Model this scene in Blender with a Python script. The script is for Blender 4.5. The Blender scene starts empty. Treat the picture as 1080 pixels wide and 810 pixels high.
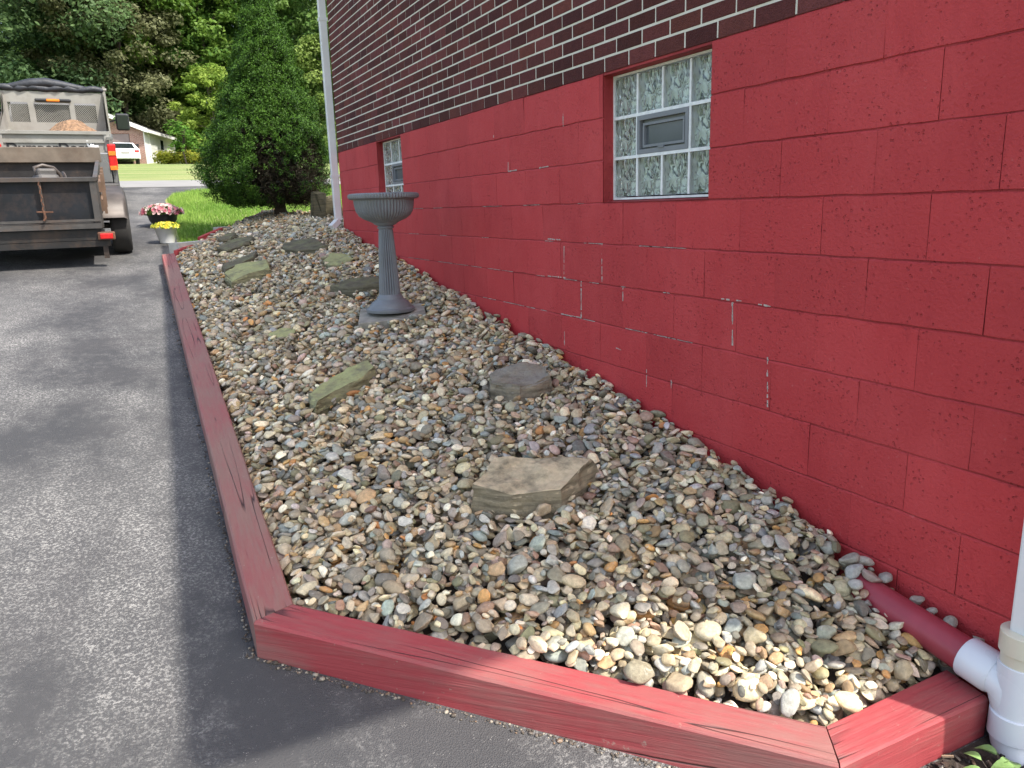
import bpy, bmesh, math, random
import numpy as np
from mathutils import Vector, Matrix, noise
C = bpy.context.scene.collection
SC = bpy.context.scene
PI = math.pi
# ------------------------------------------------------------------ camera
cam_d = bpy.data.cameras.new('camera'); cam = bpy.data.objects.new('camera', cam_d); C.objects.link(cam)
R3 = Matrix(((0.89483995, 0.12651353, -0.42808385), (-0.44539391, 0.18911093, -0.87513503), (-0.02976109, 0.97377173, 0.22557237)))
cam.matrix_world = R3.to_4x4()
cam_d.sensor_width = 36; cam_d.lens = 36 * 811 / 1080; cam_d.clip_start = .05; cam_d.clip_end = 2000
SC.camera = cam
# ------------------------------------------------------------------ world, sun, exposure
SUN = Vector((.42, -.60, 1.0)).normalized()
EL = math.asin(SUN.z); AZ = math.atan2(SUN.x, SUN.y)
w = bpy.data.worlds.new("World"); SC.world = w; w.use_nodes = True
nt = w.node_tree; bg = nt.nodes['Background']
sky = nt.nodes.new('ShaderNodeTexSky'); sky.sky_type = 'NISHITA'; sky.sun_disc = False
sky.sun_elevation = EL; sky.sun_rotation = AZ; sky.air_density = 1.0; sky.dust_density = 2.5; sky.ozone_density = .6
hs = nt.nodes.new('ShaderNodeHueSaturation'); hs.inputs['Saturation'].default_value = .80
nt.links.new(sky.outputs[0], hs.inputs['Color']); nt.links.new(hs.outputs[0], bg.inputs[0]); bg.inputs[1].default_value = .15
sl = bpy.data.lights.new('sun', 'SUN'); sl.energy = 2.8; sl.angle = math.radians(.6); sl.color = (1, .955, .88)
so = bpy.data.objects.new('sun', sl); C.objects.link(so); so.rotation_euler = SUN.to_track_quat('Z', 'Y').to_euler()
SC.view_settings.view_transform = 'Standard'; SC.view_settings.look = 'None'
SC.view_settings.exposure = 1.34; SC.view_settings.gamma = 1; SC.view_settings.use_curve_mapping = False
SC.cycles.max_bounces = 8; SC.cycles.transparent_max_bounces = 8

# ------------------------------------------------------------------ material helpers
class NT:
    def __init__(s, name):
        s.m = bpy.data.materials.new(name); s.m.use_nodes = True; s.t = s.m.node_tree
        s.b = s.t.nodes['Principled BSDF']; s._co = None
    def n(s, typ, **kw):
        x = s.t.nodes.new('ShaderNode' + typ)
        for k, v in kw.items(): setattr(x, k, v)
        return x
    def L(s, a, b): s.t.links.new(a, b)
    def put(s, sock, v):
        if isinstance(v, bpy.types.NodeSocket): s.L(v, sock)
        elif isinstance(v, (tuple, list)): sock.default_value = tuple(v) + ((1,) if len(v) == 3 and sock.type == 'RGBA' else ())
        else: sock.default_value = v
    def co(s, scale=(1, 1, 1), kind='Object', rot=(0, 0, 0)):
        t = s.n('TexCoord'); mp = s.n('Mapping'); s.L(t.outputs[kind], mp.inputs[0])
        mp.inputs['Scale'].default_value = scale; mp.inputs['Rotation'].default_value = rot
        return mp.outputs[0]
    def noise(s, scale, co=None, detail=4, rough=.55, dist=0):
        x = s.n('TexNoise'); x.inputs['Scale'].default_value = scale; x.inputs['Detail'].default_value = detail
        x.inputs['Roughness'].default_value = rough; x.inputs['Distortion'].default_value = dist
        s.L(co if co is not None else s.co(), x.inputs[0]); return x.outputs[0]
    def vor(s, scale, co=None, feat='F1', out='Distance', rand=1):
        x = s.n('TexVoronoi'); x.feature = feat; x.inputs['Scale'].default_value = scale; x.inputs['Randomness'].default_value = rand
        s.L(co if co is not None else s.co(), x.inputs[0]); return x.outputs[out]
    def ramp(s, v, *stops):
        x = s.n('ValToRGB'); s.L(v, x.inputs[0]); e = x.color_ramp.elements
        while len(e) < len(stops): e.new(.5)
        for i, (p, c) in enumerate(stops):
            e[i].position = p; e[i].color = (c, c, c, 1) if isinstance(c, (int, float)) else tuple(c) + (1,)
        return x.outputs[0]
    def math(s, op, a, b=0.0):
        x = s.n('Math', operation=op); s.put(x.inputs[0], a); s.put(x.inputs[1], b); return x.outputs[0]
    def mix(s, f, a, b, mode='MIX'):
        x = s.n('Mix', data_type='RGBA', blend_type=mode); s.put(x.inputs['Factor'], f)
        s.put(x.inputs[6], a); s.put(x.inputs[7], b); return x.outputs[2]
    def attr(s, name): 
        x = s.n('Attribute'); x.attribute_name = name; return x.outputs['Color']
    def bump(s, h, dist=.002, strength=1.0, prev=None):
        x = s.n('Bump'); x.inputs['Strength'].default_value = strength; x.inputs['Distance'].default_value = dist
        s.L(h, x.inputs['Height'])
        if prev is not None: s.L(prev, x.inputs['Normal'])
        return x.outputs[0]
    def out(s, col=None, rough=.6, normal=None, **kw):
        if col is not None: s.put(s.b.inputs['Base Color'], col)
        s.put(s.b.inputs['Roughness'], rough)
        if normal is not None: s.L(normal, s.b.inputs['Normal'])
        for k, v in kw.items(): s.put(s.b.inputs[k.replace('_', ' ')], v)
        return s.m
def simple(name, col, rough=.5, var=.15, nscale=20, metal=0, bump=.0005, bscale=60, dirt=None):
    t = NT(name); n1 = t.noise(nscale)
    c = t.mix(t.ramp(n1, (.3, 0), (.7, 1)), tuple(x * (1 - var) for x in col), tuple(min(1, x * (1 + var)) for x in col))
    if dirt: c = t.mix(t.ramp(t.noise(nscale * .35, detail=8, rough=.7), (.48, 0), (.68, .85)), c, dirt)
    nb = t.bump(t.noise(bscale), bump)
    return t.out(c, t.math('ADD', t.math('MULTIPLY', n1, .15), rough - .07), nb, Metallic=metal)

M = {}
def mk():
    # ---- painted block
    t = NT('red_block_paint'); o = t.co()
    a = t.attr('tone')
    base = t.mix(t.noise(2.2, o), (.46, .036, .041), (.54, .054, .056))
    base = t.mix(.45, base, t.mix(1, base, a, 'MULTIPLY'))
    streak = t.noise(1, t.co((3, 22, 2.2)), 5)
    base = t.mix(t.ramp(streak, (.55, 0), (.8, .35)), base, (.38, .030, .036))
    base = t.mix(t.ramp(t.noise(1, t.co((1, 1.6, 1.1)), 7, .72), (.46, 0), (.66, .55)), base, (.58, .072, .074))
    base = t.mix(t.ramp(t.noise(7, t.co((1, 1, .45)), 8, .8), (.56, 0), (.72, .5)), base, (.36, .028, .034))
    fl = t.noise(55, o, 3)
    base = t.mix(t.ramp(fl, (.68, 0), (.76, .4)), base, (.56, .16, .15))
    pits = t.ramp(t.vor(62, t.mix(.09, o, t.n('TexNoise').outputs[1])), (.0, 0), (.14, 0), (.24, 1))
    pm = t.ramp(t.noise(7, o, 3), (.44, 0), (.58, 1))
    pit = t.math('MULTIPLY', t.math('SUBTRACT', 1.0, pits), pm)
    h = t.math('SUBTRACT', t.noise(80, o, 5, .62), t.math('MULTIPLY', pit, 1.1))
    nb = t.bump(t.noise(9, o, 3), .006, .6)
    nb = t.bump(h, .0045, 1, nb)
    base = t.mix(t.math('MULTIPLY', pit, .08), base, (.16, .015, .02))
    M['block'] = t.out(base, .62, nb, Specular_IOR_Level=.32)
    # ---- bricks
    t = NT('brown_wirecut_brick'); o = t.co(); a = t.attr('tone')
    base = t.mix(t.noise(30, o, 6, .7), (.062, .017, .015), (.175, .050, .040))
    base = t.mix(1, base, a, 'MULTIPLY')
    st = t.noise(1, t.co((40, 75, 220)), 4, .7)
    nb = t.bump(t.math('ADD', st, t.math('MULTIPLY', t.vor(140, o), .8)), .004, 1)
    base = t.mix(t.ramp(t.vor(140, o), (0, .55), (.25, 0)), base, (.018, .009, .009))
    M['brick'] = t.out(base, .8, nb, Specular_IOR_Level=.25)
    t = NT('pale_mortar'); base = t.mix(t.noise(18, None, 6), (.62, .57, .47), (.80, .76, .66))
    M['mortar'] = t.out(base, .9, t.bump(t.noise(160), .0015))
    t = NT('bare_grey_mortar'); base = t.mix(t.noise(60, None, 4), (.30, .22, .19), (.66, .62, .56))
    M['bare'] = t.out(base, .9, t.bump(t.noise(160), .002))
    # ---- asphalt
    t = NT('sealed_asphalt'); o = t.co()
    seal = t.mix(t.noise(1.3, o, 5), (.034, .036, .039), (.074, .069, .067))
    wide = t.math('ADD', t.noise(1.1, t.co((1.5, .9, 1)), 6, .62), t.math('MULTIPLY', t.noise(14, o, 4, .7), .30))
    worn = t.ramp(wide, (.55, 0), (.88, 1))
    speck = t.ramp(t.vor(165, o), (.12, 1), (.30, 0))
    sp2 = t.ramp(t.noise(88, o, 4, .75), (.49, 0), (.60, 1))
    f = t.math('ADD', t.math('MULTIPLY', worn, t.math('MULTIPLY', sp2, .85)), t.math('MULTIPLY', worn, .10))
    c = t.mix(f, seal, t.mix(t.noise(210, o, 2), (.25, .24, .22), (.55, .53, .49)))
    f2 = t.math('MULTIPLY', speck, t.ramp(t.noise(30, o, 2), (.55, 0), (.66, .75)))
    c = t.mix(f2, c, (.36, .34, .31))
    c = t.mix(t.ramp(t.noise(.5, o, 5, .6), (.5, 0), (.75, .2)), c, (.2, .19, .175))
    h = t.vor(210, o)
    M['asphalt'] = t.out(c, .78, t.bump(t.noise(3, o), .01, .5, t.bump(h, .003, 1)))
    t = NT('road_concrete'); M['roadedge'] = t.out(t.mix(t.noise(2), (.19, .185, .175), (.26, .25, .235)), .9, t.bump(t.noise(60), .002))
    # ---- timbers
    def timber(name, c1, c2, worn, amt, axis=1):
        t = NT(name); o = t.co()
        g = t.noise(1, t.co((75, 2.2, 60)), 6, .65); g2 = t.noise(1, t.co((22, .9, 20)), 4, .6)
        base = t.mix(g2, c1, c2)
        wm = t.ramp(t.math('ADD', t.noise(1.1, o, 6, .6), t.math('MULTIPLY', g, .35)), (.62 - amt, 0), (.82 - amt * .6, .8))
        base = t.mix(wm, base, worn)
        base = t.mix(t.ramp(g, (.24, .4), (.34, 0)), base, tuple(x * .35 for x in c1))
        ck = t.noise(1, t.co((24, .30, 5)), 1, .35, 0)
        line = t.ramp(t.math('ABSOLUTE', t.math('SUBTRACT', ck, .5)), (.0, 1), (.011, 0))
        lm = t.math('MULTIPLY', line, t.ramp(t.noise(1.3, t.co((3, 1, 1)), 1), (.42, 0), (.50, 1)))
        base = t.mix(lm, base, (.035, .012, .012))
        base = t.mix(t.ramp(t.noise(26, o, 6, .7), (.64, 0), (.70, .7)), base, (.36, .25, .2))
        h = t.math('SUBTRACT', g, t.math('MULTIPLY', lm, 1.2))
        return t.out(base, .62, t.bump(h, .0035, 1))
    M['timber_old'] = timber('weathered_red_timber', (.27, .050, .055), (.38, .095, .095), (.27, .17, .13), .17)
    M['timber'] = timber('red_painted_timber', (.28, .034, .040), (.38, .062, .066), (.26, .13, .11), .03)
    M['board'] = simple('red_board', (.42, .05, .05), .6)
    # ---- stones
    t = NT('river_gravel'); a = t.attr('stone'); o = t.co()
    c = t.mix(.75, a, t.mix(1, a, t.ramp(t.noise(70, o, 6, .65), (.25, .5), (.75, 1.5)), 'MULTIPLY'))
    c = t.mix(t.ramp(t.noise(40, o, 3, .6, 1), (.62, 0), (.68, .35)), c, (.55, .52, .46))
    M['gravel'] = t.out(c, .68, t.bump(t.noise(140, o, 5, .65), .0022, 1))
    t = NT('gravel_bed_soil'); M['soil'] = t.out(t.mix(t.noise(20), (.03, .022, .016), (.09, .07, .05)), .95, t.bump(t.noise(80), .006))
    def rock(name, a, b, top_tone, amt):
        t = NT(name); o = t.co()
        c = t.mix(t.noise(14, o, 8, .7), a, b)
        c = t.mix(t.ramp(t.noise(1, t.co((5, 5, 60)), 4), (.45, 0), (.6, .5)), c, tuple(x * .5 for x in a))
        geo = t.n('NewGeometry'); sx = t.n('SeparateXYZ'); t.L(geo.outputs['Normal'], sx.inputs[0])
        up = t.ramp(sx.outputs['Z'], (.35, 0), (.8, 1))
        mf = t.math('MULTIPLY', up, t.ramp(t.noise(9, o, 6, .65), (.6 - amt, 0), (.75 - amt * .8, .85)))  # second tone on upward faces: moss on green rocks, paler stone on tan
        c = t.mix(mf, c, t.mix(t.noise(50, o), top_tone, tuple(x * 1.6 for x in top_tone)))
        nb = t.bump(t.noise(45, o, 8, .7), .010, 1)
        nb = t.bump(t.noise(1, t.co((8, 8, 110)), 4, .6), .005, .8, nb)
        return t.out(c, .85, nb)
    M['rock_tan'] = rock('tan_sandstone', (.15, .125, .08), (.40, .33, .21), (.54, .43, .27), .25)
    M['rock_green'] = rock('mossy_sandstone', (.15, .14, .075), (.38, .35, .20), (.33, .33, .14), .28)
    M['rock_dark'] = rock('dark_flagstone', (.085, .075, .045), (.21, .18, .11), (.15, .15, .07), .12)
    M['rock_grey'] = rock('grey_flagstone', (.13, .11, .08), (.46, .38, .26), (.22, .20, .165), .22)
    M['concrete'] = simple('weathered_concrete', (.36, .335, .28), .9, .3, 9, bump=.003, bscale=90, dirt=(.12, .12, .08))
    M['conc_light'] = simple('pale_concrete', (.52, .50, .45), .9, .15, 9, bump=.002)
    # ---- plastics
    M['urn'] = simple('grey_plastic', (.19, .205, .22), .45, .12, 8, bump=.0004, bscale=200, dirt=(.155, .155, .15))
    M['pvc'] = simple('white_pvc', (.72, .74, .76), .28, .04, 6, bump=.0001)
    M['pvc_cream'] = simple('cream_pvc', (.66, .62, .48), .35, .06, 6, bump=.0001)
    M['redpipe'] = simple('red_painted_pipe', (.33, .045, .062), .42, .10, 14, bump=.0006, bscale=90)
    M['white'] = simple('white_metal_paint', (.75, .75, .74), .4, .06, 5, bump=.0002)
    M['whitetrim'] = simple('white_trim', (.72, .71, .68), .6, .08, 3)
    M['seal_white'] = simple('white_caulk', (.82, .83, .81), .55, .12, 30)
    M['vent_grey'] = simple('grey_vent_frame', (.20, .21, .225), .4, .08, 12)
    M['vent_dark'] = simple('dark_vent_glass', (.085, .095, .105), .12, .1, 5, bump=.0001)
    # glass block
    t = NT('wavy_glass_block'); o = t.co((1, 1, 1), 'Generated')
    wv = t.noise(2.6, t.co((1, 1.3, .8), 'Generated'), 0, .4, 1.6)
    M['gblock'] = t.out((.96, 1.0, .97), .03, t.bump(wv, .010, 1), Transmission_Weight=1.0, IOR=1.35, Specular_IOR_Level=.6)
    t = NT('painted_glass_swirls'); wv = t.noise(3.2, t.co((1, 1.4, .9), 'Object', (0, 0, .6)), 0, .5, 2.5)
    wv2 = t.noise(2.2, t.co((1, 1.5, .8), 'Generated', (.5, 0, 0)), 1, .4, 2.2)
    c = t.mix(t.ramp(wv2, (.36, 0), (.46, 1), (.54, .75), (.60, .15), (.68, 1)), (.05, .065, .058), (.82, .88, .83))  # pale and dark swirls painted on the backing imitate light bent by the glass
    M['gswirl'] = t.out(c, .25, t.bump(wv, .02, 1))
    # ---- house bits
    M['shingle'] = simple('grey_shingle', (.09, .085, .08), .9, .3, 12)
    M['soffit'] = simple('white_soffit', (.6, .6, .58), .7)
    # ---- metals
    M['dark_steel'] = simple('dark_dirty_steel', (.028, .027, .027), .55, .3, 5, .3, dirt=(.12, .075, .05))
    M['rail_steel'] = simple('worn_grey_steel', (.075, .070, .066), .6, .3, 7, .2, dirt=(.13, .08, .055))
    M['mesh_dark'] = simple('dark_steel_plate', (.010, .012, .016), .6, .4, 4, .2, dirt=(.075, .05, .04))
    M['rust'] = simple('rusty_iron', (.13, .06, .035), .8, .4, 16)
    M['fender'] = simple('brushed_muddy_steel', (.085, .07, .06), .5, .4, 5, .3, dirt=(.05, .036, .028))
    M['oldwood'] = simple('old_plank', (.16, .13, .10), .85, .25, 6, dirt=(.12, .085, .06))
    M['brownwood'] = simple('brown_plank', (.16, .10, .065), .85, .3, 8)
    M['cream_steel'] = simple('cream_painted_steel', (.29, .28, .25), .45, .08, 4, dirt=(.20, .18, .15))
    M['silver'] = simple('silver_car_paint', (.27, .27, .265), .25, .04, 3, .5, bump=.0001)
    M['black_plastic'] = simple('black_plastic', (.018, .018, .02), .45)
    M['tarp'] = simple('black_mesh_tarp', (.020, .022, .028), .55, .4, 10, bump=.006, bscale=18)
    M['rubber'] = simple('tyre_rubber', (.035, .033, .031), .85, .2, 9)
    M['rim'] = simple('dusty_rim', (.28, .27, .25), .45, .1, 6, .5)
    M['redlens'] = simple('red_lens', (.55, .02, .02), .15, bump=.0001)
    M['orangelens'] = simple('orange_lens', (.85, .22, .03), .2, bump=.0001)
    M['glass_dark'] = simple('dark_car_glass', (.015, .02, .022), .06, bump=.0001)
    M['text'] = simple('black_lettering', (.012, .012, .014), .5)
    M['dirt'] = simple('brown_dirt', (.21, .125, .07), .95, .45, 18, bump=.03, bscale=26)
    M['orange'] = simple('orange_plastic', (.55, .14, .05), .45)
    M['car_white'] = simple('white_car_paint', (.72, .74, .76), .25, .03, 3, bump=.0001)
    t = NT('far_brick'); bt = t.n('TexBrick'); t.L(t.co((1, 1, 1), rot=(PI / 2, 0, 0)), bt.inputs[0])
    bt.inputs['Color1'].default_value = (.23, .10, .075, 1); bt.inputs['Color2'].default_value = (.33, .17, .13, 1); bt.inputs['Mortar'].default_value = (.4, .35, .3, 1)
    bt.inputs['Scale'].default_value = 1; bt.inputs['Brick Width'].default_value = .22; bt.inputs['Row Height'].default_value = .075; bt.inputs['Mortar Size'].default_value = .008
    M['farbrick'] = t.out(bt.outputs[0], .9)
    M['siding'] = simple('white_siding', (.68, .67, .62), .7, .06, 2)
    M['garage_door'] = simple('taupe_garage_door', (.22, .17, .16), .6, .08, 3)
    # ---- plants
    def leaf(name, trans=.48, rough=.55):
        t = NT(name); a = t.attr('leaf')
        d = t.n('BsdfTranslucent'); t.L(a, d.inputs[0]); mx = t.n('MixShader'); mx.inputs[0].default_value = trans
        t.out(a, rough, Specular_IOR_Level=.2); t.L(t.b.outputs[0], mx.inputs[1]); t.L(d.outputs[0], mx.inputs[2])
        t.L(mx.outputs[0], t.t.nodes['Material Output'].inputs[0]); return t.m
    M['leaf'] = leaf('foliage'); M['needle'] = leaf('needles', .12); M['petal'] = leaf('petals', .3); M['blade'] = leaf('grass_blades', .4)
    M['bark'] = simple('bark', (.085, .065, .05), .95, .35, 6, bump=.02, bscale=12)
    t = NT('lawn_turf'); o = t.co()
    c = t.mix(t.noise(.8, o, 6, .65), (.10, .165, .035), (.24, .29, .085))
    c = t.mix(t.ramp(t.noise(.23, t.co((1, 2.5, 1)), 5, .6), (.45, 0), (.65, .6)), c, (.36, .33, .14))
    M['turf'] = t.out(c, .95, t.bump(t.noise(25, o), .05))
    t = NT('woodland_floor'); M['wfloor'] = t.out(t.mix(t.noise(1), (.03, .05, .015), (.06, .09, .03)), .95)
    M['mulch'] = simple('dark_mulch', (.035, .025, .018), .95, .5, 30, bump=.01, bscale=60)
mk()

# ------------------------------------------------------------------ geometry helpers
def tag(o, label=None, cat=None, group=None, kind=None):
    if label: o['label'] = label
    if cat: o['category'] = cat
    if group: o['group'] = group
    if kind: o['kind'] = kind
    return o
def empty(name, loc=(0, 0, 0), rz=0, label=None, cat=None, group=None):
    o = bpy.data.objects.new(name, None); C.objects.link(o); o.location = loc; o.rotation_euler = (0, 0, rz); o.empty_display_size = .1
    return tag(o, label, cat, group)
class MB:
    def __init__(s): s.v = []; s.f = []; s.mi = []; s.k = 0; s.sm = []
    def add(s, vs, fs, smooth=False):
        b = len(s.v); s.v += [tuple(v) for v in vs]
        for f in fs: s.f.append(tuple(i + b for i in f)); s.mi.append(s.k); s.sm.append(smooth)
        return s
    def box(s, c, d, rot=None, bev=0):
        x, y, z = (q / 2 for q in d)
        if bev:
            bm = bmesh.new(); bmesh.ops.create_cube(bm, size=1)
            bmesh.ops.scale(bm, vec=d, verts=bm.verts)
            bmesh.ops.bevel(bm, geom=list(bm.edges), offset=min(bev, min(d) * .45), segments=2, affect='EDGES', profile=.5)
            bm.verts.index_update(); vs = [v.co.copy() for v in bm.verts]; fs = [[v.index for v in f.verts] for f in bm.faces]; bm.free()
        else:
            vs = [Vector(p) for p in ((-x, -y, -z), (x, -y, -z), (x, y, -z), (-x, y, -z), (-x, -y, z), (x, -y, z), (x, y, z), (-x, y, z))]
            fs = [(0, 3, 2, 1), (4, 5, 6, 7), (0, 1, 5, 4), (1, 2, 6, 5), (2, 3, 7, 6), (3, 0, 4, 7)]
        if rot is not None: vs = [rot @ v for v in vs]
        c = Vector(c); return s.add([v + c for v in vs], fs)
    def b2(s, lo, hi, bev=0):
        return s.box([(a + b) / 2 for a, b in zip(lo, hi)], [abs(b - a) for a, b in zip(lo, hi)], None, bev)
    def tube(s, pts, rad, n=12, cap=True, smooth=True):
        pts = [Vector(p) for p in pts]; rad = rad if isinstance(rad, (list, tuple)) else [rad] * len(pts)
        rings = []; up = None
        for i, p in enumerate(pts):
            d = (pts[min(i + 1, len(pts) - 1)] - pts[max(i - 1, 0)]).normalized()
            if up is None: up = Vector((0, 0, 1)) if abs(d.z) < .9 else Vector((1, 0, 0))
            a = d.cross(up).normalized(); b = a.cross(d).normalized(); up = b
            rings.append([p + (a * math.cos(2 * PI * k / n) + b * math.sin(2 * PI * k / n)) * rad[i] for k in range(n)])
        vs = [v for r in rings for v in r]; fs = []
        for i in range(len(pts) - 1):
            for k in range(n): fs.append((i * n + k, i * n + (k + 1) % n, (i + 1) * n + (k + 1) % n, (i + 1) * n + k))
        s.add(vs, fs, smooth)
        if cap: s.add(rings[0], [tuple(range(n))]); s.add(rings[-1], [tuple(range(n - 1, -1, -1))])
        return s
    def bar(s, a, b, w, h=None):
        a = Vector(a); b = Vector(b); d = b - a; L = d.length
        rot = d.to_track_quat('Y', 'Z').to_matrix(); return s.box((a + b) / 2, (w, L, h or w), rot)
    def lathe(s, prof, c=(0, 0, 0), n=48, flute=None, smooth=True, axis='Z'):
        vs = []; fs = []
        for j, pr in enumerate(prof):
            r, z = pr[0], pr[1]; fl = pr[2] if len(pr) > 2 else 0
            for k in range(n):
                a = 2 * PI * k / n; rr = r * (1 + fl * (abs(math.cos(a * (flute or 1) / 2)) - .6))
                p = (rr * math.cos(a), rr * math.sin(a), z)
                if axis == 'X': p = (z, p[0], p[1])
                vs.append((p[0] + c[0], p[1] + c[1], p[2] + c[2]))
        for j in range(len(prof) - 1):
            for k in range(n):
                f = (j * n + k, j * n + (k + 1) % n, (j + 1) * n + (k + 1) % n, (j + 1) * n + k)
                fs.append(f if axis == 'Z' else f)
        return s.add(vs, fs, smooth)
    def build(s, name, mats, parent=None, **kw):
        me = bpy.data.meshes.new(name); me.from_pydata(s.v, [], s.f); 
        for m in (mats if isinstance(mats, list) else [mats]): me.materials.append(M[m] if isinstance(m, str) else m)
        me.polygons.foreach_set('material_index', s.mi); me.polygons.foreach_set('use_smooth', s.sm)
        me.update()
        if name in ('base', 'neck', 'rim', 'column', 'bowl', 'wye_fitting', 'elbow', 'adapter_collar'): me.set_sharp_from_angle(angle=math.radians(32))
        o = bpy.data.objects.new(name, me); C.objects.link(o)
        if parent: o.parent = parent
        return tag(o, **kw) if kw else o
def mesh_np(name, V, F, mat, parent=None, smooth=False, attr=None, col=None, uniform=True):
    me = bpy.data.meshes.new(name); k = F.shape[1]
    me.vertices.add(len(V)); me.vertices.foreach_set('co', V.astype(np.float32).ravel())
    me.loops.add(F.size); me.loops.foreach_set('vertex_index', F.astype(np.int32).ravel())
    me.polygons.add(len(F)); me.polygons.foreach_set('loop_start', np.arange(0, F.size, k, dtype=np.int32))
    me.update(calc_edges=True); me.polygons.foreach_set('use_smooth', np.full(len(F), smooth))
    if attr:
        a = me.color_attributes.new(attr, 'FLOAT_COLOR', 'POINT'); c4 = np.ones((len(V), 4), np.float32); c4[:, :3] = col
        a.data.foreach_set('color', c4.ravel())
    me.materials.append(M[mat]); me.validate(); o = bpy.data.objects.new(name, me); C.objects.link(o)
    if parent: o.parent = parent
    return o
def copy_tree(o, parent=None):
    c = o.copy(); C.objects.link(c); c.parent = parent
    for ch in [x for x in C.objects if x.parent == o]: copy_tree(ch, c)
    return c

# ------------------------------------------------------------------ terrain
GY = np.array([-80, -20, -6, 21, 24, 60, 75, 170]); GZ = np.array([-4.4, -3.0, -2.40, .84, 1.10, 3.55, 4.8, 19.])
def gz(y): return float(np.interp(y, GY, GZ))
def sheet(name, outline_rows, mat, dz, **kw):
    """rows: list of (y, x0, x1)"""
    m = MB(); vs = []; fs = []; n = 9
    for (y, x0, x1) in outline_rows:
        for k in range(n): x = x0 + (x1 - x0) * k / (n - 1); vs.append((x, y, gz(y) + dz))
    for j in range(len(outline_rows) - 1):
        for k in range(n - 1): fs.append((j * n + k, j * n + k + 1, (j + 1) * n + k + 1, (j + 1) * n + k))
    m.add(vs, fs, True); return m.build(name, mat, kind='structure', **kw)
sheet('ground', [(y, -150, 150) for y in (-80, -20, -6, 0, 3, 6, 9, 12, 15, 18, 21, 24, 30, 38, 46, 60, 75, 100, 170)], 'turf', 0)
sheet('driveway', [(-6, -6, 9), (-2, -6, 6.5), (.8, -5.6, 2.6), (1.15, -5.6, 2.3), (1.9, -5.6, .9), (2.35, -5.5, .30), (9.6, -5.5, .50), (11, -5.5, .62), (14, -5.5, .74), (16.5, -5.6, .80), (17.6, -5.9, 1.0), (18.4, -6.6, 1.5), (19.0, -8, 2.4), (19.3, -9, 4.0)], 'asphalt', .004)
sheet('street', [(19.25, -80, 80), (20.2, -80, 80), (21, -80, 80)], 'roadedge', .012)
sheet('planting_soil', [(.2, 1.65, 2.145), (.75, 1.72, 2.145), (1.14, 1.80, 2.145)], 'mulch', .012)
sheet('woodland_floor', [(70, -120, 120), (75, -120, 120), (170, -140, 140)], 'wfloor', .04)

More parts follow.
